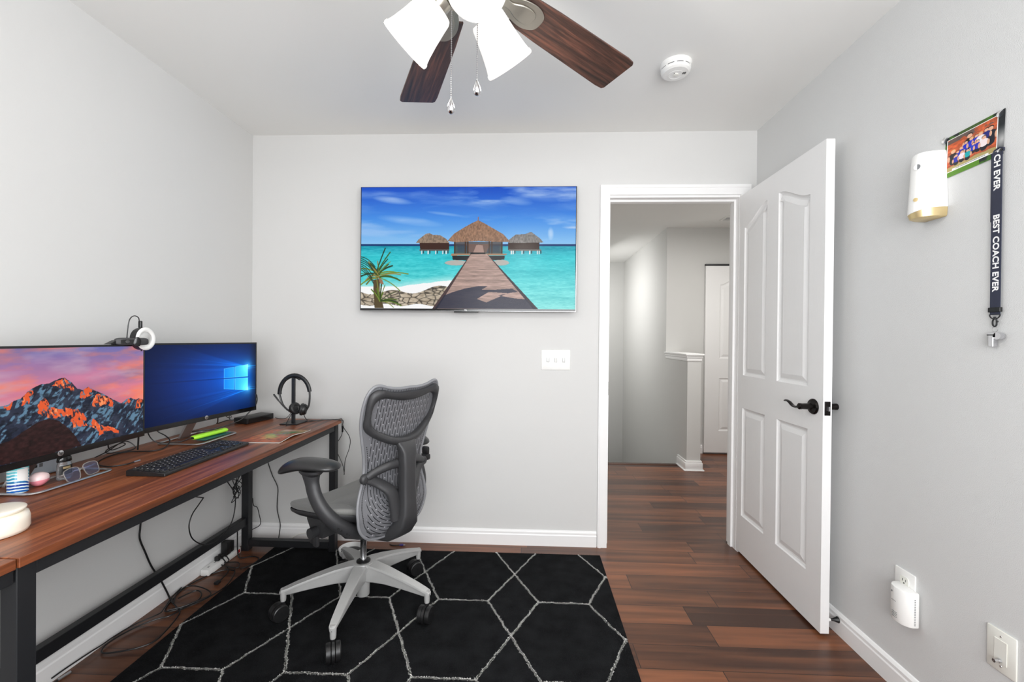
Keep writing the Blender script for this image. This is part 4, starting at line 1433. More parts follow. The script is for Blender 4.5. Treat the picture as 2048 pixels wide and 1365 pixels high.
# ------------------------------------------------------------------ ceiling fan
FX, FY = -.172, 1.10
fan = thing('ceiling_fan', 'ceiling fan with dark walnut blades, nickel fittings and lit frosted glass shades', 'ceiling fan', (FX, FY, H))
obj('canopy', MB().lathe([(.072, 0), (.072, -.012), (.060, -.045), (.030, -.060), (.018, -.062)], (FX, FY, H), n=36), M['nickel'], fan)
obj('downrod', MB().cyl((FX, FY, H - .06), (FX, FY, 2.235), .013, n=16), M['nickel'], fan)
obj('motor_housing', MB().lathe([(.03, 2.245), (.075, 2.235), (.105, 2.205), (.110, 2.175), (.098, 2.150), (.070, 2.138), (.060, 2.120), (.062, 2.095), (.045, 2.080), (.0, 2.078)][::-1], (FX, FY, 0), n=40), M['nickel'], fan)
ZB = 2.150
PITCHB = math.radians(11)
for k in range(5):
    a = math.radians(43 + 72 * k)
    d = Vector((math.cos(a), math.sin(a), 0)); p_ = Vector((-d.y, d.x, 0))
    pt = (p_ * math.cos(PITCHB) + Vector((0, 0, -math.sin(PITCHB))))     # pitched width direction
    nrm = d.cross(pt)
    O = Vector((FX, FY, ZB))
    pl = [(.185, -.052), (.30, -.060), (.62, -.0725), (.652, -.0705), (.660, -.062), (.660, .062), (.652, .0705), (.62, .0725), (.30, .060), (.185, .052)]
    bl = obj('blade', MB().prism(pl, (0, 0, 0), (1, 0, 0), (0, 1, 0), (0, 0, 1), .0065, .0012, 1), M['blade'], None, local=True, angle=30)
    bl.parent = fan
    bl.location = O - Vector(fan.location)
    R3 = Matrix((d, pt, nrm)).transposed()
    bl.rotation_euler = R3.to_euler()
    br = MB()
    out = spline2([(.085, -.020), (.13, -.018), (.175, -.034), (.225, -.040), (.262, -.026), (.270, 0), (.262, .026), (.225, .040), (.175, .034), (.13, .018), (.085, .020)], 4)
    br.prism(out, (0, 0, -.0045), (1, 0, 0), (0, 1, 0), (0, 0, 1), .0045, .0012, 1)
    out2 = [(.185 + (x - .185) * .62 + .004, y * .62) for x, y in out]
    br.prism(out2, (0, 0, -.0085), (1, 0, 0), (0, 1, 0), (0, 0, 1), .004, .002, 1)
    obj('blade_bracket', br, M['nickel'], bl, local=True, label='satin nickel blade bracket')
M['shade_glass'] = mat('frosted_shade', (250, 249, 245), .35, emit=((255, 252, 246), .50))
M['bulb'] = mat('glowing_bulb', (255, 255, 250), .5, emit=((255, 250, 238), 14))
for k, a in enumerate((48, 168, 288)):
    a = math.radians(a)
    d = Vector((math.cos(a), math.sin(a), 0))
    tl = math.radians(47)
    ax = d * math.sin(tl) + Vector((0, 0, -math.cos(tl)))
    u = Vector((-d.y, d.x, 0)); v = ax.cross(u)
    N0 = Vector((FX, FY, 2.088)) + d * .062
    ar = obj('light_arm', MB().tube([Vector((FX, FY, 2.10)) + d * .03, N0], .014, 14).lathe([(.018, -.012), (.026, -.006), (.027, .022), (.022, .030)], N0, u, v, ax, 24), M['nickel'], fan)
    prof = [(.030, .018), (.0440, .0195), (.0475, .026), (.0500, .045), (.0560, .085), (.0625, .118), (.0670, .134), (.0695, .1355), (.0705, .142), (.0685, .146), (.0655, .145)]
    inner_ = [(.0630, .132), (.0590, .116), (.0530, .085), (.0470, .045), (.0430, .030), (.026, .024)]
    sh = obj('lamp_shade', MB().lathe(prof + inner_, N0, u, v, ax, 36), M['shade_glass'], ar, label='lit white frosted glass shade')
    obj('bulb', MB().lathe([(.012, .028), (.014, .045), (.028, .075), (.030, .090), (.022, .108), (0, .114)], N0, u, v, ax, 20), M['bulb'], ar)
    pl_ = bpy.data.lights.new('bulb_light', 'POINT'); pl_.energy = 3.2; pl_.color = (1, .97, .91); pl_.shadow_soft_size = .035
    lo = bpy.data.objects.new('bulb_light', pl_); COL.objects.link(lo); lo.location = N0 + ax * .19
for (px_, z_end) in ((-.206, 1.806), (-.139, 1.852)):
    top = Vector((px_, FY + .005, 2.085))
    mb = MB(); zz = 2.085
    while zz > z_end + .028:
        mb.lathe([(0, -.0021), (.0021, 0), (0, .0021)], (px_, FY + .005, zz), n=6); zz -= .0056
    mb.cyl((px_, FY + .005, 2.085), (px_, FY + .005, z_end + .025), .0005, n=5)
    pc = obj('pull_chain', mb, M['silver'], fan, angle=80)
    mbp = MB().lathe([(.0015, .026), (.0035, .022), (.0085, .010), (.0105, 0), (.0092, -.008), (.004, -.0135), (0, -.0145)][::-1], (px_, FY + .005, z_end), n=22)
    obj('pendant', mbp, M['chrome'], pc)

# ------------------------------------------------------------------ smoke detector
t = thing('smoke_detector', 'round white smoke detector on the ceiling near the door', 'smoke detector', (.632, 1.905, H))
cx, cy = .632, 1.905
obj('base', MB().lathe([(.066, 0), (.066, -.006), (.062, -.012)], (cx, cy, H), n=44), M['white_plastic'], t)
body = obj('cover', MB().lathe([(.060, -.012), (.0635, -.014), (.0625, -.020), (.0600, -.0215), (.0600, -.0235), (.0625, -.025), (.060, -.036), (.052, -.042), (.030, -.0445), (0, -.0455)], (cx, cy, H), n=44), M['white_plastic'], t, angle=25)
mb = MB()
for k in range(10):
    a0 = math.radians(36 * k + 4)
    pts = [(cx + .0603 * math.cos(a0 + math.radians(26) * i / 5), cy + .0603 * math.sin(a0 + math.radians(26) * i / 5), H - .0225) for i in range(6)]
    mb.tube(pts, .0011, 5)
obj('vent_slots', mb, M['dark'], body)
mb = MB()
for k in range(3):
    mb.box((cx + .026 + .005 * k, cy - .018, H - .0465), (cx + .028 + .005 * k, cy - .006, H - .043))
obj('sounder_slots', mb, M['dark'], body)
obj('indicator_light', MB().cyl((cx - .010, cy - .012, H - .0465), (cx - .010, cy - .012, H - .044), .0016, n=8), M['dark'], body)
obj('test_button', MB().lathe([(.011, -.044), (.011, -.0475), (.009, -.0485), (0, -.0485)], (cx, cy - .002, H), n=24), M['ivory'], body)
obj('raised_ring', MB().lathe([(.028, -.0437), (.030, -.0455), (.032, -.0432)], (cx, cy, H), n=36), M['white_plastic'], body)

# ------------------------------------------------------------------ wall plates and gadgets
t = thing('light_switch', 'white triple toggle light switch plate on the back wall under the television', 'light switch', (.16, YB, 1.03))
obj('plate', MB().prism([(0, 0), (.168, 0), (.168, .117), (0, .117)], (.076, YB, 1.030), (1, 0, 0), (0, 0, 1), (0, -1, 0), .006, .003), M['white_plastic'], t)
for k in range(3):
    x = .114 + .046 * k
    tg = obj('toggle', MB().prism([(0, 0), (.004, -.011), (.009, -.009 if k != 1 else .011), (.004, .011)], (x - .005, YB - .006, 1.0885), (0, -1, 0), (0, 0, 1), (1, 0, 0), .010, .001, 1), M['white_plastic'], t)
    mb = MB()
    for (a, b_) in (((x - .0075, 1.0755), (x - .0060, 1.1015)), ((x + .0060, 1.0755), (x + .0075, 1.1015)), ((x - .0075, 1.0745), (x + .0075, 1.0757))):
        mb.box((a[0], YB - .0066, a[1]), (b_[0], YB - .0058, b_[1]))
    obj('slot', mb, M['grey_print_and_shade'], t)
    for z in (1.058, 1.118):
        obj('screw', MB().lathe([(.0026, 0), (.0022, .0008), (0, .001)], (x, YB - .006, z), (1, 0, 0), (0, 0, 1), (0, -1, 0), 12), M['silver'], t)

t = thing('wall_outlet', 'white double outlet plate on the right wall above the baseboard', 'outlet', (XR, 1.512, .30))
obj('plate', MB().prism([(0, 0), (.079, 0), (.079, .127), (0, .127)], (XR, 1.473, .302), (0, 1, 0), (0, 0, 1), (-1, 0, 0), .006, .003), M['white_plastic'], t)
for z in (.393, .338):
    rc = obj('receptacle', MB().prism(spline2([(-.0165, -.008), (-.0165, .008), (-.010, .0145), (.010, .0145), (.0165, .008), (.0165, -.008), (.010, -.0145), (-.010, -.0145)], 4), (XR - .006, 1.5125, z), (0, 1, 0), (0, 0, 1), (-1, 0, 0), .0018), M['ivory'], t)
    mb = MB()
    for dy in (-.0062, .0055):
        mb.box((XR - .0083, 1.5125 + dy - .0009, z - .001), (XR - .0075, 1.5125 + dy + .0009, z + .007))
    mb.cyl((XR - .0083, 1.5125, z - .007), (XR - .0075, 1.5125, z - .007), .0024, n=10)
    obj('slots', mb, M['dark'], rc)
# plug-in alarm
t = thing('plug_in_alarm', 'white plug-in gas alarm with slotted front in the wall outlet', 'alarm', (XR - .04, 1.48, .25))
sec = [(0, 0), (.020, 0), (.030, .004), (.042, .018), (.047, .042), (.042, .066), (.030, .080), (.020, .085), (0, .085)]
sec = [(a, b_) for a, b_ in sec]
mb = MB().prism(sec, (XR - .0082, 1.452, .268), (-1, 0, 0), (0, .93, 0), (0, 0, 1), .116, .004)
al_ = obj('body', mb, M['white_plastic'], t, angle=40)
mb = MB()
for k in range(4):
    mb.box((XR - .0556, 1.484, .283 + .0055 * k), (XR - .0540, 1.502, .2843 + .0055 * k))
obj('vent_slots', mb, M['grey_print_and_shade'], al_)
obj('print', MB().box((XR - .0556, 1.488, .336), (XR - .0545, 1.504, .3370)), M['grey_print_and_shade'], al_)
obj('brand_mark', MB().box((XR - .0553, 1.503, .362), (XR - .0535, 1.506, .367)), M['grey_print_and_shade'], al_)
mb = MB()
for k in range(16):
    mb.box((XR - .025, 1.4514, .278 + .0055 * k), (XR - .021, 1.4525, .2805 + .0055 * k))
obj('side_vents', mb, M['grey_print_and_shade'], al_)

t = thing('coax_plate', 'white wall plate with a metal coax connector low on the right wall', 'wall plate', (XR, 1.213, .31))
obj('plate', MB().prism([(0, 0), (.074, 0), (.074, .114), (0, .114)], (XR, 1.176, .312), (0, 1, 0), (0, 0, 1), (-1, 0, 0), .006, .003), M['ivory'], t)
ins = obj('insert', MB().prism([(0, 0), (.032, 0), (.032, .064), (0, .064)], (XR - .006, 1.197, .337), (0, 1, 0), (0, 0, 1), (-1, 0, 0), .0015, .0006, 1), M['ivory'], t)
obj('connector', MB().lathe([(.0058, 0), (.0058, .005), (.0046, .005), (.0046, .017), (.0030, .017), (.0030, .010)], (XR - .0075, 1.213, .345), (0, 1, 0), (0, 0, 1), (-1, 0, 0), 6).lathe([(.0046, .004), (.0046, .017), (0, .017)], (XR - .0075, 1.213, .345), (0, 1, 0), (0, 0, 1), (-1, 0, 0), 18), M['silver'], ins, label='threaded metal connector')
for z in (.329, .410):
    obj('screw', MB().lathe([(.0026, 0), (.0022, .0008), (0, .001)], (XR - .006, 1.213, z), (0, 1, 0), (0, 0, 1), (-1, 0, 0), 12), M['silver'], t)

# fragrance diffuser
t = thing('air_freshener_dispenser', 'white and gold air freshener dispenser mounted on the right wall', 'dispenser', (XR, 1.425, 1.607))


def dsp(z, w, dpt, sweep=0.0):
    ring = []
    for k in range(36):
        a = PI * k / 35
        c = math.cos(a); s_ = math.sin(a)
        ring.append((XR - .001 - dpt * s_ ** .75, 1.425 + w * math.copysign(abs(c) ** .8, c), z + sweep * ((1 - c) / 2) ** 1.5))
    return ring


rr = []
for (z, w, dpt, sw_) in ((1.6185, .0412, .0760, .016), (1.632, .0408, .0755, .012), (1.66, .0398, .0740, .004), (1.70, .0385, .0715, 0), (1.78, .0360, .0680, 0), (1.806, .0350, .066, 0), (1.812, .0335, .063, 0), (1.8135, .029, .055, 0)):
    rr.append(dsp(z, w, dpt, sw_))
mb = MB(); mb.loft(rr)
bd = obj('body', mb, M['white_plastic'], t, angle=50)
mb = MB(); mb.loft([dsp(1.605, .0345, .060), dsp(1.608, .0385, .069), dsp(1.619, .0404, .0745, .0165)])
obj('gold_base', mb, M['gold'], t, angle=50, label='gold bottom band')
FN = Vector((-.93, -.37, 0)); FU = Vector((-.37, .93, 0))
mb = MB().lathe([(.0062, 0), (.0062, .0016), (0, .0018)], (XR - .0735, 1.4125, 1.664), FU, (0, 0, 1), FN, 24)
obj('sensor', mb, M['gold'], bd, label='small gold sensor disc')
mb = MB().lathe([(.0098, -.003), (.0098, .0010), (.0090, .0014), (.0085, .0008), (0, .0006)], (XR - .0690, 1.4135, 1.768), FU, (0, 0, 1), FN, 28)
nz_ = obj('nozzle', mb, M['white_plastic'], bd)
hp = [(.0082 * math.sin(PI * k / 16), .0082 * math.cos(PI * k / 16)) for k in range(17)]
obj('nozzle_shade', MB().prism(hp, Vector((XR - .0690, 1.4135, 1.768)) + FN * .0008, -FU, (0, 0, 1), FN, .0004), M['grey_print_and_shade'], nz_)  # grey half disc paints the shaded half of the round notch

# team photo pinned to the wall


def paint_team(u, v):
    x = u; y = v
    img = np.zeros(u.shape + (3,)) + np.array([30, 34, 36.])
    n = noise2(u, v, 9, 3, 4)
    img = mixc(img, np.clip((n - .45) * 5, 0, 1) * (x < .9), (66, 112, 34))
    img = mixc(img, np.clip((v < .13).astype(float) * (x < .62), 0, 1), (88, 138, 32))
    img = mixc(img, ((v > .9) & (x > .25) & (x < .75)).astype(float) * .6, (84, 126, 40))
    d = np.clip(1 - np.hypot((x - .97) * 1.6, (y - .35)) * 3, 0, 1); img = mixc(img, d, (190, 190, 190))
    fx0, fx1, fy0, fy1 = .045, .885, .135, .915
    fr_ = (x > fx0 - .012) & (x < fx1 + .012) & (y > fy0 - .015) & (y < fy1 + .015)
    img = mixc(img, fr_.astype(float), (250, 250, 250))
    ins_ = (x > fx0) & (x < fx1) & (y > fy0) & (y < fy1)
    s = (x - fx0) / (fx1 - fx0); t = (y - fy0) / (fy1 - fy0)
    p = np.zeros_like(img) + np.array([196, 92, 52.]) * (.7 + .6 * noise2(s, t, 12, 9, 4, 1, 2))[..., None]
    net = (((s * 46) % 1 < .22) | ((t * 30) % 1 < .22)) & (noise2(s, t, 4, 6, 3) > .5)
    p = mixc(p, net * .6, (60, 50, 50))
    p = mixc(p, ((t > .86) & (noise2(s, t, 6, 5, 3) > .42)).astype(float) * .8, (84, 84, 84))
    p = mixc(p, (t < .10 + .1 * noise2(s, t, 5, 8, 3)).astype(float), (176, 160, 104))

    def person(cx, cy, hh, shirt, hair=(60, 40, 30), pants=(30, 30, 40)):
        nonlocal p
        w = hh * .20
        for (ex, ey, rx, ry, c) in ((cx, cy - hh * .28, w * .75, hh * .22, pants), (cx, cy, w, hh * .24, shirt), (cx - w * .95, cy - hh * .06, w * .28, hh * .17, (220, 170, 140)), (cx + w * .95, cy - hh * .06, w * .28, hh * .17, (220, 170, 140)), (cx, cy + hh * .34, w * .52, hh * .115, hair), (cx, cy + hh * .31, w * .44, hh * .095, (228, 178, 150))):
            q = ((s - ex) / rx) ** 2 + ((t - ey) / ry) ** 2 < 1
            p = mixc(p, q.astype(float), c)
    person(.47, .64, .62, (22, 20, 22), (20, 16, 16)); person(.88, .55, .60, (24, 26, 40), (40, 30, 30)); person(.80, .62, .44, (28, 36, 120))
    person(.13, .42, .50, (26, 22, 26), (226, 186, 120))
    for (cx, cy, hh, c) in ((.40, .55, .40, (30, 46, 190)), (.51, .58, .42, (30, 50, 200)), (.61, .60, .40, (30, 46, 190)), (.69, .58, .46, (236, 232, 236)), (.30, .46, .36, (30, 46, 180)), (.23, .40, .34, (34, 50, 190)), (.20, .30, .36, (36, 44, 170)), (.32, .33, .38, (240, 226, 236)), (.55, .42, .34, (32, 60, 190)), (.64, .42, .38, (34, 46, 180)), (.76, .42, .46, (240, 226, 228))):
        person(cx, cy, hh, c, ((210, 160, 100), (60, 40, 30), (120, 80, 50))[int(cx * 100) % 3])
    person(.44, .30, .36, (18, 168, 176), (20, 30, 70))
    p = mixc(p, ((t < .06) & (s > .12) & (s < .86)).astype(float), (240, 240, 240))
    p = mixc(p, ((t < .045) & (t > .018) & (s > .2) & (s < .8) & ((s * 90) % 1 < .6)).astype(float), (60, 60, 60))
    return np.where(ins_[..., None], p, img)


t = thing('team_photo', 'printed sports team photo with green border pinned to the right wall', 'photo', (XR, 1.315, 1.73))
mb = MB().prism([(0, 0), (.165, .006), (.172, .132), (.004, .122)], (XR, 1.229, 1.726), (0, 1, 0), (0, 0, 1), (-1, 0, 0), .0010)
O = Vector((XR - .0024, 1.397, 1.722)); U = Vector((0, -.168, .008)); V_ = Vector((0, -.004, .124))
obj('backing', MB().box((XR - .0018, 1.232, 1.731), (XR - .0002, 1.395, 1.842)), M['white_plastic'], t)
picture('print', O, U, V_, 300, 220, paint_team, M['print'], t)
for (y, z) in ((1.395, 1.842), (1.237, 1.845), (1.237, 1.740)):
    obj('tape', MB().lathe([(.010, 0), (.010, .0012), (.004, .0030), (0, .0030)], (XR - .0026, y, z), (0, 1, 0), (0, 0, 1), (-1, 0, 0), 18), M['glass'], t, label='clear round pin')

# lanyard with lettering
lan = thing('lanyard', 'navy lanyard lettered BEST COACH EVER hanging from the wall photo', 'lanyard', (XR - .006, 1.238, 1.25))
lx = XR - .0075
mb = MB().prism([(-.0130, 0), (.0130, 0), (.0135, .448), (-.0125, .448)], (lx, 1.238, 1.290), (0, 1, 0), (0, 0, 1), (-1, 0, 0), .0016)
st = obj('strap', mb, M['navy'], lan)
mb = MB().tube([(lx + .002, 1.252, 1.739), (XR - .004, 1.250, 1.748), (XR - .004, 1.238, 1.752), (XR - .004, 1.226, 1.746), (lx + .002, 1.225, 1.738)], .002, 8)
mb.box((XR - .0055, 1.243, 1.55), (XR - .0035, 1.257, 1.742))
obj('rear_strap', mb, M['navy'], lan)
k_ = .0216
for (txt, zz, al2) in (('BEST COACH EVER', 1.567, 'LEFT'), ('CH EVER', 1.733, 'LEFT')):
    obj('lettering', text_mb(txt, k_, (lx - .0017, 1.2385, zz), (0, 0, -1), (0, -1, 0), .0004, .0006, al2, 1.03, 1.13), M['white_print'], st)
obj('buckle', MB().box((lx - .0045, 1.2225, 1.2965), (lx + .0035, 1.2545, 1.3095), .0012, 1), M['black_plastic'], lan)
mb = MB().tube([(lx, 1.2395 + .0135 * math.cos(a), 1.2900 - .0125 * abs(math.sin(a)) * (1 if math.sin(a) > 0 else 0)) for a in [PI * k / 16 for k in range(17)]], .0015, 8)
mb.cyl((lx, 1.2260, 1.2900), (lx, 1.2530, 1.2900), .0015, n=8)
obj('loop_ring', mb, M['black_metal'], lan)
mb = MB().tube(spline([(lx, 1.2395, 1.281), (lx, 1.2350, 1.276), (lx, 1.2345, 1.262), (lx, 1.2390, 1.2565), (lx, 1.2440, 1.261), (lx, 1.2445, 1.272), (lx, 1.2405, 1.280)], 4), .0019, 8)
mb.box((lx - .002, 1.2365, 1.276), (lx + .002, 1.2425, 1.284), .001, 1); mb.box((lx - .0015, 1.2300, 1.268), (lx + .0015, 1.2350, 1.272), .0008, 1)
obj('clasp', mb, M['black_metal'], lan)
wh = thing('whistle', 'silver metal whistle hanging from the lanyard clasp', 'whistle', (lx, 1.235, 1.20))
obj('ring', MB().tube([(lx, 1.2385 + .007 * math.cos(a), 1.2490 + .0075 * math.sin(a)) for a in [2 * PI * k / 24 for k in range(24)]], .0006, 6, closed=True), M['chrome'], wh)
mb = MB().cyl((lx - .009, 1.2255, 1.2300), (lx + .004, 1.2255, 1.2300), .0098, n=28)
mb.prism([(.0000, .010), (.0225, .009), (.0225, .0045), (.0200, .0010), (.0195, -.0290), (.0070, -.0300), (.0065, -.004), (0, -.004)], (lx + .004, 1.2280, 1.2300), (0, 1, 0), (0, 0, 1), (-1, 0, 0), .013, .0012, 1)
wb = obj('body', mb, M['chrome'], wh, angle=30)
obj('air_slot', MB().box((lx - .0092, 1.2310, 1.2318), (lx + .0036, 1.2508, 1.2345)), M['dark'], wb)

# ------------------------------------------------------------------ things on the desk
# keyboard: front edge towards the room
t = thing('keyboard', 'black full-size computer keyboard on the desk in front of the monitors', 'keyboard', (-1.265, 1.59, DT))
KO = Vector((-1.194, 1.364, DT)); KU = Vector((-.003, .425, 0)).normalized(); KV = Vector((-1, -.02, 0)).normalized()   # U along the width, V towards the wall
KW, KD = .430, .131
mb = MB().prism([(0, .0005), (KD, .0005), (KD, .0185), (KD - .004, .0205), (.004, .0115), (0, .0095)], KO, KV, (0, 0, 1), KU, KW, .0012, 1)
kb = obj('case', mb, M['black_plastic'], t)
M['key'] = mat('black_keycap', (26, 26, 27), .35, noise=(60, .1, (1, 1, 1)))
M['legend'] = mat('key_legend', (215, 215, 215), .6)
rows = [[1] * 13 + [2], [1.5] + [1] * 12 + [1.5], [1.75] + [1] * 11 + [2.25], [2.25] + [1] * 10 + [2.75], [1.25, 1.25, 1.25, 6.25, 1.25, 1.25, 1.25, 1.25]]
unit = .0178
key_n = 0


def key(u0, v0, w, hgt=1.0, legend=True):
    global key_n
    if key_n >= 100:
        return
    key_n += 1
    s_ = lambda v: .0117 + (v / KD) * .0092
    a = Vector((0, 0, 0))
    W_ = w * unit - .0030; D_ = hgt * unit - .0030
    base = KO + KU * u0 + KV * v0 + Vector((0, 0, s_(v0)))
    sl = (KV * D_ + Vector((0, 0, D_ * .070)))
    up = Vector((0, 0, .0052))
    mb = MB()
    i = .0016
    b0 = [base, base + KU * W_, base + KU * W_ + sl, base + sl]
    sln = sl.normalized()
    t0 = [base + up + KU * i + sln * i, base + up + KU * (W_ - i) + sln * i, base + up + KU * (W_ - i) + sl - sln * i, base + up + KU * i + sl - sln * i]
    mb.add(b0 + t0, [(3, 2, 1, 0), (4, 5, 6, 7), (0, 1, 5, 4), (1, 2, 6, 5), (2, 3, 7, 6), (3, 0, 4, 7)])
    if legend and w < 3:
        mb.cur = 1
        c = t0[0] + KU * .0030 + sln * (D_ - .0085) + Vector((0, 0, .0003))
        l = .0034 if w < 1.5 else .0065
        mb.add([c, c + KU * l, c + KU * l + sln * .0032, c + sln * .0032], [(0, 1, 2, 3)])
    obj('key', mb, [M['key'], M['legend']], t, angle=20)


for r, row in enumerate(rows[::-1]):
    u0 = .008
    v0 = .008 + r * unit
    for w in row:
        key(u0, v0, w, 1, w < 6)
        u0 += w * unit
v0 = .008 + 5 * unit + .0045
u0 = .008
for k in range(13):
    key(u0, v0, .98, 1)
    u0 += unit * (1.12 if k in (0, 4, 8) else 1.0) + (.006 if k in (0, 4, 8) else 0)
for c in range(3):
    key(.293 + c * unit, .008, 1)
key(.293 + unit, .008 + unit, 1)
for r in range(2):
    for c in range(3):
        key(.293 + c * unit, .008 + (3 + r) * unit, 1)
for r in range(4):
    for c in range(3):
        key(.354 + c * unit, .008 + (r + 1) * unit, 1)
key(.354, .008, 2); key(.354 + 2 * unit, .008, 1)

# mouse pad with printed picture; front edge lifts in a soft wave
t = thing('mouse_pad', 'mouse pad with colourful orange and green fantasy print at the far end of the desk', 'mouse pad', (-1.17, 1.95, DT))


def paint_pad(u, v):
    n = noise2(u, v, 4, 71, 5); n2 = noise2(u, v, 7, 72, 5); n3 = noise2(u, v, 14, 73, 4)
    img = np.zeros(u.shape + (3,)) + np.array([176, 88, 52.]) * (.6 + .8 * n3)[..., None]
    img = mixc(img, np.clip((n - .45) * 5, 0, 1) * np.clip((u - .25) * 3, 0, 1), (120, 112, 48))
    img = mixc(img, np.clip((n2 - .52) * 6, 0, 1) * np.clip(1 - np.hypot((u - .62) * 2.4, (v - .55) * 2) * 1.2, 0, 1) * 1.4, (40, 150, 80))
    img = mixc(img, np.clip((n3 - .5) * 6, 0, 1) * np.clip(1 - np.hypot((u - .72) * 3, (v - .5) * 2.6), 0, 1), (50, 92, 140))
    img = mixc(img, np.clip((n - .5) * 5, 0, 1) * np.clip((u - .7) * 4, 0, 1), (206, 158, 148))
    img = mixc(img, np.clip((n2 - .55) * 7, 0, 1) * np.clip(1 - np.hypot((u - .4) * 2.4, (v - .45) * 2.6), 0, 1), (206, 190, 96))
    img = mixc(img, np.clip((.42 - n3) * 7, 0, 1) * np.clip(1 - np.hypot((u - .4) * 2, (v - .6) * 2), 0, 1), (58, 32, 26))
    e = np.minimum(np.minimum(u, 1 - u), np.minimum(v, 1 - v))
    return mixc(img, np.clip(1 - e / .05, 0, 1) * .75, (44, 34, 28))


def pad_z(x, y):
    w = math.exp(-((y - 1.93) / .07) ** 2) * max(0, (x + 1.155) / .08)
    return DT + .0035 + .010 * w


PX0, PX1, PY0, PY1 = -1.278, -1.080, 1.822, 2.092
nx, ny = 90, 66
me_p = picture('print', (PX0, PY0, DT + .004), (0, PY1 - PY0, 0), (PX1 - PX0, 0, 0), nx, ny, paint_pad, M['print'], t)
for v in me_p.data.vertices:
    wx = v.co.x + t.location.x; wy = v.co.y + t.location.y
    v.co.z = pad_z(wx, wy) - t.location.z
# flip so that it faces up
me_p.data.flip_normals()
mb = MB()
g = []
for s_, dz in ((0, -.0003), (1, -.0030)):
    ring = []
    for (ax, ay, bx_, by_) in ((PX0, PY0, PX1, PY0), (PX1, PY0, PX1, PY1), (PX1, PY1, PX0, PY1), (PX0, PY1, PX0, PY0)):
        for k in range(20):
            x = ax + (bx_ - ax) * k / 20; y = ay + (by_ - ay) * k / 20
            ring.append((x, y, pad_z(x, y) + dz))
    g.append(ring)
mb.loft(g, cap=False)
gv = []; gf = []
for i in range(21):
    for j in range(21):
        x = PX0 + (PX1 - PX0) * i / 20; y = PY0 + (PY1 - PY0) * j / 20
        gv.append((x, y, pad_z(x, y) - .0030))
for i in range(20):
    for j in range(20):
        gf.append((i * 21 + j, i * 21 + j + 1, (i + 1) * 21 + j + 1, (i + 1) * 21 + j))
mb.add(gv, gf)
obj('base', mb, M['ivory'], t, label='pale rubber edge')

# headset stand and headset
HSX, HSY = -1.264, 2.262
t = thing('headset_stand', 'black metal headset stand near the far end of the desk', 'headset stand', (HSX, HSY, DT))
obj('base', MB().box((HSX - .045, HSY - .055, DT + .0003), (HSX + .05, HSY + .055, DT + .0055), .0008, 1), M['black_metal'], t)
obj('pole', MB().box((HSX - .0085, HSY - .006, DT + .0055), (HSX + .0085, HSY + .006, DT + .243), .001, 1), M['black_metal'], t)
cr_ = [(HSX - .035, HSY, DT + .234), (HSX - .018, HSY, DT + .243), (HSX, HSY, DT + .2465), (HSX + .018, HSY, DT + .243), (HSX + .035, HSY, DT + .234)]
obj('cradle', MB().tube(spline(cr_, 4), .004, 8, sx=.6, sy=3.2, up=(0, 0, 1)), M['black_metal'], t)
hd = thing('headset', 'black headset with boom microphone hanging on its stand', 'headset', (HSX + .01, HSY, DT + .09))
hc = Vector((HSX + .008, HSY - .004, DT + .158))
pts = []
for k in range(25):
    a = math.radians(200 - 220 * k / 24)
    pts.append(hc + Vector((.083 * math.cos(a), 0, .100 * math.sin(a))))
wd = [.0105 if 2 < k < 22 else .006 for k in range(25)]
obj('headband', MB().tube([p + Vector((0, 0, 0)) for p in pts[2:22]], .0098, 12, sx=.75, sy=1.15, up=(0, 1, 0)), M['black_plastic'], hd, angle=60)
rp = spline([pts[21], hc + Vector((.083, 0, -.020)), hc + Vector((.078, 0, -.062)), hc + Vector((.064, -.002, -.090))], 5)
lp_ = spline([pts[2], hc + Vector((-.066, 0, -.055)), hc + Vector((-.042, -.002, -.082)), hc + Vector((-.018, -.002, -.098))], 5)
obj('slider', MB().tube(rp, .0045, 8, sx=1, sy=1.4), M['black_plastic'], hd); obj('slider', MB().tube(lp_, .0045, 8, sx=1, sy=1.4), M['black_plastic'], hd)
for (c, ax) in ((hc + Vector((-.002, .004, -.080)), Vector((.86, -.30, .38))), (hc + Vector((.050, 0, -.083)), Vector((-.90, -.30, .12)))):
    ax = ax.normalized(); u = ax.orthogonal().normalized(); v = ax.cross(u)
    cup = obj('ear_cup', MB().lathe([(.010, -.017), (.024, -.015), (.030, -.006), (.030, .001)], c, u, v, ax, 28), M['black_plastic'], hd)
    obj('ear_cushion', MB().lathe([(.030, .001), (.0335, .005), (.0325, .013), (.026, .0165), (.017, .0145), (.014, .010), (0, .009)], c, u, v, ax, 28), M['arm_pad'], cup)
bp_ = spline([hc + Vector((-.020, -.012, -.095)), hc + Vector((-.060, -.012, -.060)), hc + Vector((-.108, -.012, -.002))], 6)
obj('boom_microphone', MB().tube(bp_, [.0032] * (len(bp_) - 4) + [.0044] * 4, 8), M['black_plastic'], hd)
cb = spline([hc + Vector((.052, 0, -.108)), (-1.208, 2.262, .800), (-1.200, 2.275, .765), (-1.170, 2.300, .7525), (-1.125, 2.325, .7550), (-1.085, 2.335, .7520), (-1.046, 2.345, .7475), (-1.0475, 2.3925, .735), (-1.052, 2.402, .700), (-1.022, 2.42, .636), (-1.022, 2.42, .579), (-1.046, 2.42, .506), (-1.052, 2.42, .436)], 7)
obj('cord', MB().tube(cb, .0019, 6), M['cable'], hd)
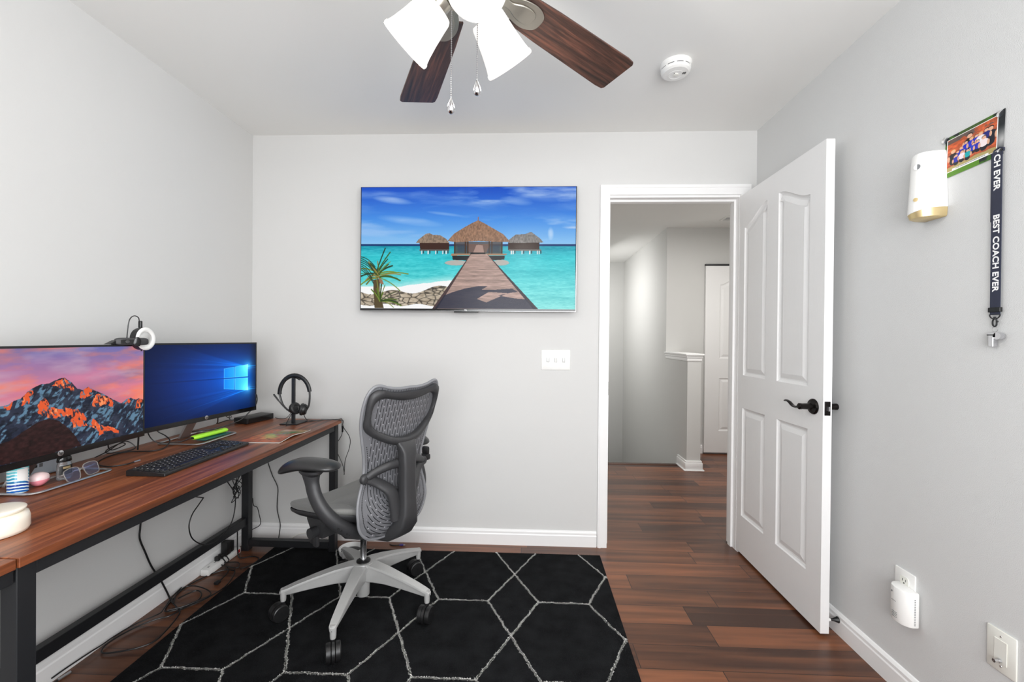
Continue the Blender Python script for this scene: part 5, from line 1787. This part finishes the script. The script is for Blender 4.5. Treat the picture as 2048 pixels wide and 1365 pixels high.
cb = spline([hc + Vector((-.002, -.004, -.106)), (-1.262, 2.244, .800), (-1.266, 2.215, .770), (-1.262, 2.190, .7478), (-1.230, 2.215, .7475), (-1.193, 2.300, .7475), (-1.139, 2.352, .7475), (-1.070, 2.372, .7475), (-1.056, 2.3935, .7440), (-1.060, 2.402, .700), (-1.068, 2.42, .650), (-1.100, 2.42, .590), (-1.094, 2.42, .549), (-1.062, 2.42, .477), (-1.053, 2.42, .434), (-1.053, 2.42, .418)], 7)
obj('cord', MB().tube(cb, .0019, 6), M['cable'], hd)
obj('cord_slider', MB().tube([(-1.055, 2.404, .704), (-1.062, 2.415, .668)], .005, 8), M['black_plastic'], hd)

# docking box
t = thing('docking_box', 'flat black docking box on the desk behind the far monitor', 'box', (-1.51, 2.28, DT))
a_ = Vector((-1.566, 2.222, 0)); b_ = Vector((-1.478, 2.196, 0)); c_ = Vector((-1.440, 2.372, 0)); d_ = a_ + (c_ - b_)
mb = MB().prism([(p.x, p.y) for p in (a_, b_, c_, d_)], (0, 0, DT + .002), (1, 0, 0), (0, 1, 0), (0, 0, 1), .030, .002)
bx = obj('case', mb, M['black_plastic'], t)
obj('front_panel', MB().prism([(.012, .006), (.165, .006), (.165, .026), (.012, .026)], b_ + Vector((0, 0, DT + .001)), (c_ - b_).normalized(), (0, 0, 1), Vector((c_ - b_)).normalized().cross(Vector((0, 0, 1))), .0006), M['black_gloss'], t)

# webcam and clip-on ring light on the near monitor
wc_ = thing('webcam', 'black webcam clipped on the corner of the mountain monitor', 'webcam', (-1.452, 1.505, 1.178))
o0 = Vector((-1.432, 1.492, 1.1880)); WU = Vector((.52, .854, 0)); WN = Vector((.854, -.52, 0))
mb = MB().prism(spline2([(-.040, -.011), (-.046, 0), (-.040, .0125), (0, .014), (.040, .0125), (.046, 0), (.040, -.011), (0, -.012)], 4), o0 - WN * .010, WU, (0, 0, 1), WN, .022, .003)
obj('body', mb, M['dark_grey2'], wc_, angle=50)
mb = MB().prism(spline2([(-.020, -.0075), (-.024, 0), (-.020, .0075), (.018, .0075), (.020, 0), (.018, -.0075)], 4), o0 + WN * .0121 - WU * .008, WU, (0, 0, 1), WN, .0012)
lw = obj('lens_window', mb, M['black_gloss'], wc_)
obj('lens', MB().lathe([(.0065, 0), (.006, .002), (.004, .0025), (0, .0018)], o0 + WN * .0133 - WU * .014, WU, (0, 0, 1), WN, 22), M['dark_grey2'], lw)
obj('privacy_flap', MB().prism(spline2([(-.006, -.016), (-.011, -.006), (-.009, .006), (-.004, .016), (.004, .016), (.010, .004), (.009, -.006), (.006, -.016)], 4), o0 + WN * .0125 + WU * .013, WU, (0, 0, 1), WN, .004, .001), M['black_gloss'], wc_)
obj('clip', MB().box((-1.488, 1.470, 1.1795), (-1.442, 1.515, 1.183), .001, 1).box((-1.492, 1.475, 1.120), (-1.4875, 1.512, 1.183), .001, 1).prism([(0, 0), (.05, .0), (.05, .012), (.03, .014)], (-1.468, 1.425, 1.1795), (0, 1, 0), (0, 0, 1), (1, 0, 0), .02), M['black_plastic'], wc_)
rl = thing('ring_light', 'small round clip-on ring light with white face above the monitors', 'ring light', (-1.455, 1.578, 1.17))
rc_ = Vector((-1.434, 1.548, 1.1985)); ax = Vector((.99, .02, .03)).normalized(); u = Vector((0, 0, 1)).cross(ax).normalized(); v = ax.cross(u)
obj('ring_body', MB().lathe([(.0275, -.020), (.041, -.020), (.0425, -.002), (.0425, .004), (.0265, .004), (.0260, -.018), (.0275, -.020)], rc_, u, v, ax, 44), M['black_plastic'], rl)
obj('diffuser', MB().lathe([(.0262, .0042), (.030, .0075), (.0345, .0085), (.039, .0075), (.0426, .0042)], rc_, u, v, ax, 44), M['white_plastic'], rl, label='white diffuser ring')
obj('clamp', MB().box((-1.470, 1.548, 1.150), (-1.455, 1.562, 1.182), .002, 1), M['black_plastic'], rl)
pp = rc_ + v * .045 if v.z > 0 else rc_ - v * .045
obj('cord', MB().tube(spline([pp + Vector((-.02, 0, .020)), pp + Vector((-.022, -.002, .034)), pp + Vector((-.024, -.016, .040)), pp + Vector((-.026, -.030, .030)), pp + Vector((-.028, -.036, .006)), pp + Vector((-.034, -.036, -.05))], 6), .0018, 6), M['cable'], rl)
obj('plug', MB().box((rc_.x - .024, rc_.y - .004, rc_.z + .040), (rc_.x - .013, rc_.y + .006, rc_.z + .067), .002, 1), M['black_plastic'], rl)

# neon case lying on the far monitor base, with a thin teal card under it
t = thing('neon_case', 'neon green rounded case lying on the silver base of the far monitor', 'case', (-1.445, 1.885, DT + .012))
P0 = Vector((-1.462, 1.812, DT + .0195)); P1 = Vector((-1.428, 1.975, DT + .0235))
obj('body', MB().tube([P0, P0 + (P1 - P0) * .03, P0 + (P1 - P0) * .10, P0 + (P1 - P0) * .90, P0 + (P1 - P0) * .97, P1], [.010, .0145, .0165, .0165, .0145, .010], 18, sx=.62, sy=1.15, up=(0, 0, 1)), M['neon'], t, angle=60)
dd_ = (P1 - P0).normalized()
obj('end_plug', MB().tube([P0 - dd_ * .0012, P0 + dd_ * .001], .0085, 16, sx=.6, sy=1.15, up=(0, 0, 1)), M['dark'], t)
obj('seam', MB().tube([P0 + Vector((.004, .01, .0095)), P1 + Vector((.004, -.03, .0095))], .0008, 6), M['label_black'], t)
tag(obj('card', MB().prism([(0, 0), (.045, -.004), (.052, .150), (.010, .158)], (-1.452, 1.820, DT + .0078), (1, 0, 0), (0, 1, 0), (0, 0, 1), .0035, .001, 1), M['teal']), 'thin teal card under the neon green case', 'card')

# small things around the near monitor base
tag(obj('patterned_can', MB().lathe([(.0205, 0), (.0222, .002), (.0222, .074), (.0205, .0765), (.018, .0770), (0, .0765)], (-1.500, 1.203, DT + .0003), n=36), mat('unused', (255, 255, 255)), angle=40), 'small blue and white wave-patterned can under the mountain monitor', 'can')
can = bpy.data.objects['patterned_can']
m = bpy.data.materials.new('wave_print'); m.use_nodes = True; nt = m.node_tree; b = nt.nodes['Principled BSDF']
tcn = nt.nodes.new('ShaderNodeTexCoord'); wv = nt.nodes.new('ShaderNodeTexWave'); wv.bands_direction = 'Z'; wv.inputs['Scale'].default_value = 38; wv.inputs['Distortion'].default_value = 5; wv.inputs['Detail'].default_value = 3; wv.inputs['Detail Scale'].default_value = .6
mpn = nt.nodes.new('ShaderNodeMapping'); mpn.inputs['Rotation'].default_value = (.35, .2, 0)
nt.links.new(tcn.outputs['Object'], mpn.inputs[0]); nt.links.new(mpn.outputs[0], wv.inputs['Vector'])
sp = nt.nodes.new('ShaderNodeSeparateXYZ'); nt.links.new(tcn.outputs['Object'], sp.inputs[0])
rz = nt.nodes.new('ShaderNodeMapRange'); rz.inputs['From Min'].default_value = 0; rz.inputs['From Max'].default_value = .075; nt.links.new(sp.outputs['Z'], rz.inputs['Value'])
r1 = nt.nodes.new('ShaderNodeValToRGB'); e = r1.color_ramp.elements; e[0].position = 0; e[0].color = (*lin((20, 110, 190)), 1); e[1].position = .95; e[1].color = (*lin((120, 225, 230)), 1)
x_ = e.new(.35); x_.color = (*lin((14, 50, 150)), 1); x_ = e.new(.55); x_.color = (*lin((20, 140, 180)), 1)
nt.links.new(rz.outputs[0], r1.inputs[0])
r2 = nt.nodes.new('ShaderNodeValToRGB'); r2.color_ramp.elements[0].position = .58; r2.color_ramp.elements[1].position = .74; nt.links.new(wv.outputs['Fac'], r2.inputs[0])
mxn = nt.nodes.new('ShaderNodeMixRGB'); nt.links.new(r2.outputs[0], mxn.inputs[0]); nt.links.new(r1.outputs[0], mxn.inputs[1]); mxn.inputs[2].default_value = (*lin((225, 245, 250)), 1)
nt.links.new(mxn.outputs[0], b.inputs['Base Color']); b.inputs['Roughness'].default_value = .2
can.data.materials[0] = m
mb = MB()
rr = []
for zz in (.036, .072):
    rr.append([(-1.500 + .0225 * math.cos(a), 1.203 + .0225 * math.sin(a), DT + zz - (0.0 if zz > .05 else .006 * math.sin(a * 2))) for a in [math.radians(-42 + 6 * k) for k in range(12)]])
mb.loft(rr, closed=False, cap=False)
lb_ = obj('paper_label', mb, M['white_plastic'], can)
for k in range(5):
    pass

eg = thing('pink_egg', 'pink two-tone egg-shaped gadget lying by the mountain monitor', 'gadget', (-1.497, 1.268, DT))
ec = Vector((-1.503, 1.262, DT + .0215)); eax = Vector((.25, .93, .27)).normalized(); eu = eax.orthogonal().normalized(); ev = eax.cross(eu)
seam_n = Vector((-.10, .0, 1)).normalized()
bm = bmesh.new(); bmesh.ops.create_uvsphere(bm, u_segments=40, v_segments=28, radius=1)
for v_ in bm.verts:
    q = v_.co.copy(); k = 1 - .14 * q.z
    v_.co = ec + eu * (q.x * .0212 * k) + ev * (q.y * .0212 * k) + eax * (q.z * .0228)
up_, lo_ = MB(), MB()
bu = bm.copy()
bmesh.ops.bisect_plane(bu, geom=bu.verts[:] + bu.edges[:] + bu.faces[:], plane_co=ec + Vector((0, 0, -.003)), plane_no=seam_n, clear_inner=True)
bmesh.ops.bisect_plane(bm, geom=bm.verts[:] + bm.edges[:] + bm.faces[:], plane_co=ec + Vector((0, 0, -.003)), plane_no=seam_n, clear_outer=True)
up_.bm(bu); lo_.bm(bm)
obj('upper_shell', up_, M['pale_pink'], eg, angle=60, label='pale pink upper half'); obj('lower_shell', lo_, M['pink'], eg, angle=60, label='deeper pink lower half')
obj('charging_port', MB().lathe([(.0045, 0), (.0048, .002), (.003, .0022), (0, .0015)], ec + Vector((.0115, .0135, -.004)), (.6, -.75, 0), (0, 0, 1), Vector((.77, .62, -.1)).normalized(), 16, ex=1.5), M['pink'], eg)

bt = thing('sanitizer_bottle', 'clear bottle with black cap and gold label under the mountain monitor', 'bottle', (-1.492, 1.322, DT))
btc = (-1.492, 1.322, DT + .0005)
rotb = (.12, .99, 0); rotc = (-.99, .12, 0)
obj('bottle_body', MB().lathe([(.016, 0), (.0200, .003), (.0205, .030), (.0185, .052), (.0165, .057)], btc, rotb, rotc, n=32, ey=.62), M['bottle'], bt)
obj('cap', MB().lathe([(.0190, .0575), (.0195, .061), (.0185, .070), (.0150, .0765), (.006, .0785), (0, .0785)], btc, rotb, rotc, n=32, ey=.68), M['black_gloss'], bt, label='black domed cap')
mb = MB().loft([[Vector(btc) + Vector(rotb) * (.0207 * math.cos(a)) - Vector(rotc) * (.0135 * math.sin(a)) + Vector((0, 0, z)) for a in [math.radians(28 + 10.3 * k) for k in range(13)]] for z in (.018, .046)], closed=False, cap=False)
lb2 = obj('label', mb, M['label_black'], bt, label='black and gold paper label')
mb = MB().loft([[Vector(btc) + Vector(rotb) * (.0210 * math.cos(a)) - Vector(rotc) * (.0138 * math.sin(a)) + Vector((0, 0, z)) for a in [math.radians(66 + 7 * k) for k in range(9)]] for z in (.036, .043)], closed=False, cap=False)
obj('gold_print', mb, M['gold'], lb2)

pc_ = thing('white_box', 'small pale blue-grey box with dark print behind the egg and bottle', 'box', (-1.612, 1.365, DT))
obj('carton', MB().box((-1.630, 1.322, DT + .0003), (-1.606, 1.402, DT + .072), .001, 1), M['label_grey'], pc_)
mb = MB().box((-1.6059, 1.330, DT + .030), (-1.6052, 1.341, DT + .038)); 
obj('print', mb, M['label_black'], pc_)
obj('print', MB().box((-1.6059, 1.347, DT + .029), (-1.6052, 1.357, DT + .041)), M['grey_print_and_shade'], pc_)
tag(obj('white_jar', MB().lathe([(.024, 0), (.027, .003), (.028, .03), (.025, .050), (.020, .056), (0, .057)], (-1.628, 1.214, DT + .0003), n=32), M['white_plastic']), 'small white jar at the left picture edge behind the blue can', 'jar')

# eyeglasses resting on the front bar of the base
gl_ = thing('eyeglasses', 'clear-framed eyeglasses resting on the front of the near monitor base', 'glasses', (-1.452, 1.325, DT + .007))
gU = Vector((-.135, .99, .02)).normalized(); gN = Vector((.93, .13, .34)).normalized(); gV = gN.cross(gU)
gV = gV if gV.z > 0 else -gV
gO = Vector((-1.438, 1.328, DT + .0255))
M['acetate'] = mat('clear_acetate', (240, 234, 228), .06, trans=.8, ior=1.3)
for s_ in (-1, 1):
    c = gO + gU * (s_ * .0335)
    sh_ = spline2([(-.026 * s_, .006), (-.022 * s_, .018), (0, .0215), (.022 * s_, .017), (.0260 * s_, .004), (.021 * s_, -.017), (0, -.0205), (-.019 * s_, -.017)], 5)
    fr_ = obj('rim', MB().tube([c + gU * a + gV * b_ for a, b_ in sh_], .0016, 8, closed=True), M['acetate'], gl_, angle=60)
    obj('lens', MB().prism([(a * .97, b_ * .97) for a, b_ in sh_], c - gN * .0006, gU, gV, gN, .0012), M['lens'], fr_)
    h0 = gO + gU * (s_ * .0590) + gV * .008
    e0 = h0 - gN * .008
    tp = spline([h0, e0, e0 + Vector((-.02, -.010 * s_, -.008)) + gU * (-s_ * .015), Vector((-1.505, 1.335 - s_ * .010, DT + .012 + .003 * (s_ > 0))), Vector((-1.520, 1.335 - s_ * .038, DT + .0045 + .003 * (s_ > 0)))], 6)
    obj('temple', MB().tube(tp, .0016, 8, sx=1.6, sy=.7), M['acetate'], gl_)
obj('bridge', MB().tube(spline([gO - gU * .0105 + gV * .004, gO + gV * .010 + gN * .001, gO + gU * .0105 + gV * .004], 5), .0018, 8), M['acetate'], gl_)

# ceramic jar near the lens
jr = thing('ceramic_jar', 'cream lidded ceramic wax warmer jar on the near end of the desk', 'jar', (-1.228, .925, DT))
jc = (-1.236, .945, DT + .0003)
obj('bowl', MB().lathe([(.050, 0), (.0545, .002), (.0575, .010), (.0570, .033), (.0545, .043), (.047, .047)], jc, n=56), M['cream'], jr, angle=50)
obj('lid_dish', MB().lathe([(.044, .0475), (.048, .0495), (.0510, .0530), (.0515, .0555), (.0500, .0575), (.044, .0590), (.026, .0602), (0, .0605)], jc, n=56), M['cream'], jr, angle=50)

# ------------------------------------------------------------------ cables


def cable(name, pts, r, label, cat='cable', closed=False, k=7, mat_='cable', grp=None):
    o = obj(name, MB().tube(spline(pts, k, closed), r, 8, closed=closed), M[mat_])
    return tag(o, label, cat, grp)


zc = DT + .0030
o = cable('usb_cable', [(-1.436, 1.512, zc), (-1.440, 1.476, zc), (-1.477, 1.450, zc), (-1.539, 1.475, zc), (-1.578, 1.522, zc), (-1.600, 1.589, zc), (-1.584, 1.641, zc), (-1.509, 1.656, zc), (-1.482, 1.690, zc + .004), (-1.500, 1.738, zc + .022), (-1.532, 1.752, zc + .040), (-1.560, 1.745, zc + .06), (-1.560, 1.72, .850)], .0024, 'black cable curving over the desk between the two monitors', 'cable')
obj('connector', MB().tube([(-1.4365, 1.508, zc), (-1.4345, 1.530, zc)], .0034, 10), M['silver'], o, label='silver connector tip')
cable('charging_cable', [(-1.478, 1.818, .762), (-1.505, 1.800, .752), (-1.545, 1.772, .7505), (-1.575, 1.757, .7585), (-1.590, 1.745, .780), (-1.592, 1.730, .815), (-1.585, 1.71, .860)], .0022, 'thin black cable running to the neon green case')
cable('monitor_cable', [(-1.470, 2.10, .93), (-1.428, 2.176, .915), (-1.418, 2.189, .888), (-1.424, 2.186, .852), (-1.445, 2.168, .818), (-1.47, 2.130, .782), (-1.53, 2.060, .757), (-1.595, 2.010, .751), (-1.610, 1.96, .760), (-1.56, 1.93, .80), (-1.53, 1.92, .87)], .0028, 'black power cable looping off the right edge of the far monitor')
cable('display_cable', [(-1.58, 2.06, .90), (-1.56, 2.09, .830), (-1.585, 2.13, .775), (-1.61, 2.16, .757), (-1.60, 2.215, .762), (-1.569, 2.238, .762)], .0028, 'black cable from the far monitor to the docking box')
cable('display_cable', [(-1.55, 2.05, .90), (-1.535, 2.11, .812), (-1.545, 2.165, .786), (-1.565, 2.20, .790), (-1.60, 2.235, .785), (-1.615, 2.26, .76), (-1.63, 2.30, .7485)], .0020, 'thin black cable drooping above the docking box')
cable('hanging_cable', [(-1.565, 1.665, .87), (-1.570, 1.668, .80), (-1.575, 1.670, .7485)], .0030, 'short straight black cable hanging between the monitors')
cable('cable_bundle', [(-1.58, 1.60, .86), (-1.600, 1.575, .80), (-1.615, 1.600, .765), (-1.600, 1.640, .775), (-1.585, 1.610, .79), (-1.600, 1.570, .775), (-1.620, 1.59, .755), (-1.590, 1.63, .752), (-1.575, 1.66, .760), (-1.60, 1.64, .79), (-1.61, 1.58, .765), (-1.63, 1.55, .7485)], .0020, 'knotted black cable coil on the desk behind the mountain monitor')
cable('headset_lead', [(-1.268, 2.262 - .012, .835), (-1.285, 2.280, .802), (-1.34, 2.33, .760), (-1.39, 2.36, .7485), (-1.425, 2.374, .7485), (-1.432, 2.378, .752)], .0016, 'thin black cord from the headset towards the docking box')
o = cable('hanging_usb_cable', [(-1.640, 1.757, .440), (-1.640, 1.752, .395), (-1.640, 1.750, .348), (-1.640, 1.775, .280), (-1.640, 1.807, .200), (-1.636, 1.845, .125), (-1.630, 1.875, .05), (-1.615, 1.88, .007), (-1.585, 1.86, .007)], .0036, 'thick black cable with a silver plug hanging under the desk')
obj('connector', MB().tube([(-1.640, 1.757, .438), (-1.640, 1.760, .490)], .0058, 10), M['silver'], o, label='silver plug housing')
obj('plug_neck', MB().tube([(-1.640, 1.760, .490), (-1.640, 1.761, .508)], .0038, 8), M['black_plastic'], o)
cable('looping_cable', [(-1.545, 1.84, .490), (-1.530, 1.90, .474), (-1.530, 1.958, .448), (-1.530, 1.962, .443), (-1.530, 1.935, .423), (-1.530, 1.896, .392), (-1.530, 1.879, .344), (-1.530, 1.902, .278), (-1.530, 1.976, .217), (-1.530, 2.065, .200), (-1.530, 2.154, .240), (-1.530, 2.186, .327), (-1.530, 2.172, .400), (-1.530, 2.125, .468), (-1.535, 2.08, .54), (-1.54, 2.06, .62)], .0026, 'black cable hanging in a wide loop below the desk')
kn = [(-1.50, 2.145, .66), (-1.50, 2.143, .52)]
for k in range(26):
    a = k * 1.9
    kn.append((-1.50 + .012 * math.sin(a * 1.3), 2.152 + .030 * math.sin(a) * (1 if k % 3 else .5), .475 - .0035 * k + .040 * math.cos(a * .83)))
cable('cable_knot', kn, .0020, 'tangled black cable knot hanging by the rear desk leg', k=5)
cable('wall_cable', [(-1.612, 2.452, .26), (-1.606, 2.452, .218), (-1.584, 2.452, .205), (-1.572, 2.452, .164), (-1.563, 2.452, .120), (-1.574, 2.452, .096), (-1.612, 2.452, .075), (-1.625, 2.44, .06)], .0022, 'short black cord bowing out beside the rear desk leg')
cable('drop_cable', [(-1.565, 2.485, .58), (-1.548, 2.492, .470), (-1.520, 2.492, .386), (-1.486, 2.492, .312), (-1.488, 2.492, .237), (-1.488, 2.492, .178), (-1.478, 2.492, .133), (-1.469, 2.492, .088), (-1.474, 2.490, .03), (-1.474, 2.480, .0035)], .0024, 'wavy black cord hanging down the back wall behind the desk')
cable('white_cable', [(-1.43, 2.475, .004), (-1.400, 2.485, .012), (-1.360, 2.492, .034), (-1.317, 2.493, .042), (-1.257, 2.493, .052), (-1.200, 2.490, .075), (-1.12, 2.48, .10)], .0020, 'thin white cord along the back baseboard', mat_='ivory')
fz = .0042


def P2(l, z=fz):
    return [(max(-1.640, x), y, z) for x, y in l]


cable('floor_cable', P2([(-1.505, 2.148), (-1.476, 2.1), (-1.450, 2.008), (-1.462, 1.929), (-1.488, 1.869), (-1.527, 1.828), (-1.569, 1.806), (-1.592, 1.825), (-1.612, 1.880), (-1.630, 1.950), (-1.632, 2.010), (-1.615, 2.060), (-1.590, 2.115), (-1.550, 2.146), (-1.506, 2.142)]), .0030, 'black floor cable sweeping around to the power strip')
cable('floor_cable', P2([(-1.590, 1.892), (-1.574, 1.93), (-1.548, 1.955), (-1.507, 1.926), (-1.49, 1.876), (-1.51, 1.819), (-1.527, 1.772), (-1.56, 1.751), (-1.598, 1.706), (-1.622, 1.647), (-1.628, 1.598), (-1.617, 1.567), (-1.592, 1.551), (-1.542, 1.561), (-1.490, 1.584), (-1.458, 1.623), (-1.466, 1.690), (-1.489, 1.768), (-1.512, 1.806), (-1.590, 1.862), (-1.625, 1.897)], fz + .005), .0030, 'black cable in a long flat loop on the floor under the desk')
cable('floor_cable', P2([(-1.575, 1.846), (-1.620, 1.921), (-1.622, 1.972), (-1.579, 1.982), (-1.501, 1.955), (-1.460, 1.921), (-1.473, 1.886), (-1.516, 1.828), (-1.56, 1.80)], fz + .010), .0028, 'black cable in a short loop crossing the middle of the floor tangle')
o = cable('power_cable', P2([(-1.640, 1.415), (-1.640, 1.459), (-1.634, 1.539), (-1.628, 1.577), (-1.626, 1.625), (-1.612, 1.694), (-1.571, 1.764), (-1.579, 1.802), (-1.612, 1.883), (-1.630, 1.957)], fz + .0155), .0026, 'black cord running along the left baseboard towards the lens')
o2 = cable('loose_cable', P2([(-1.504, 2.035), (-1.513, 2.098), (-1.528, 2.133), (-1.560, 2.165)], fz + .0050), .0028, 'short black cord with a loose plug by the rug edge')
obj('plug', MB().box((-1.516, 2.012, .002), (-1.494, 2.038, .016), .004), M['black_plastic'], o2)
cable('strip_lead', [(-1.618, 2.330, .118), (-1.590, 2.290, .100), (-1.575, 2.270, .045), (-1.560, 2.262, .0085), (-1.530, 2.275, .0035), (-1.499, 2.287, .0035), (-1.452, 2.264, .0040), (-1.450, 2.205, .0040), (-1.475, 2.15, .0090)], .0034, 'black lead curving from the power strip to the rug corner')
cable('short_lead', P2([(-1.615, 2.193), (-1.539, 2.206), (-1.503, 2.181), (-1.500, 2.150), (-1.590, 2.172), (-1.615, 2.190)], .0135), .0026, 'small black lead loop in front of the power strip')
o3 = cable('silver_tip_cable', [(-1.648 + .012, 1.405, .0035), (-1.632, 1.412, .0045), (-1.630, 1.425, .0045)], .0040, 'black cable end with silver plug on the floor at the near baseboard')
obj('connector', MB().tube([(-1.630, 1.425, .0060), (-1.624, 1.462, .0060)], .0050, 10), M['silver'], o3, label='silver plug')
o4 = cable('extension_plug', [(-.80, 2.468, .0035), (-.785, 2.455, .0035), (-.757, 2.452, .0042), (-.735, 2.456, .0050)], .0030, 'black cord with violet plug on the floor by the back baseboard')
obj('plug', MB().box((-.738, 2.450, .0015), (-.716, 2.463, .0110), .002, 1), M['purple'], o4, label='violet plug body')
obj('prongs', MB().box((-.716, 2.453, .004), (-.706, 2.460, .0085)), M['silver'], o4)

# power strip with adapters
ps = thing('power_strip', 'white power strip with red switch on the floor under the desk', 'power strip', (-1.618, 2.20, 0))
mb = MB().box((-1.640, 2.085, .0005), (-1.596, 2.330, .034), .006)
bd_ = obj('housing', mb, M['white_plastic'], ps)
obj('switch', MB().box((-1.5965, 2.296, .009), (-1.5935, 2.318, .027), .001, 1), M['red'], ps, label='red rocker switch')
mb = MB()
for k in range(4):
    mb.box((-1.622, 2.11 + k * .045, .0338), (-1.614, 2.113 + k * .045, .0345)); mb.box((-1.622, 2.118 + k * .045, .0338), (-1.616, 2.121 + k * .045, .0345))
obj('sockets', mb, M['dark'], ps)
for (y0, y1, h_, w_, lb) in ((2.225, 2.258, .072, .034, 'tall black power adapter plugged in at the middle of the strip'), (2.266, 2.288, .058, .030, 'narrow black power adapter beside the red switch')):
    tag(obj('power_adapter', MB().box((-1.636, y0, .0345), (-1.636 + w_, y1, .0345 + h_), .003), M['black_plastic']), lb, 'adapter')
for k, (y0, lb) in enumerate(((2.165, 'black cable plug at the rear of the cluster on the power strip'), (2.190, 'black cable plug nearest the tall adapter on the power strip'))):
    q = obj('cable_plug', MB().box((-1.628, y0, .0345), (-1.604, y0 + .018, .058), .004).tube([(-1.606, y0 + .009, .050), (-1.585, y0 + .009, .046), (-1.570, y0 + .006, .030), (-1.568, y0 - .006, .022)], .003, 8), M['black_plastic'])
    tag(q, lb, 'plug')
# unidentified pale object behind the chair base, given the shape of a bowl
t = thing('unidentified_bowl', 'unidentified white object with dark top, built as a bowl, on the floor behind the chair base', 'bowl', (-1.010, 2.235, .0100))
c_b = (-.958, 2.300, .0125)
obj('bowl', MB().lathe([(.030, 0), (.045, .004), (.062, .024), (.066, .050), (.064, .051), (.058, .030), (.040, .012), (0, .010)], c_b, n=40), M['white_plastic'], t)
obj('dark_top', MB().lathe([(.0555, .028), (.040, .034), (0, .036)], c_b, n=36), M['black_plastic'], t, label='dark top')
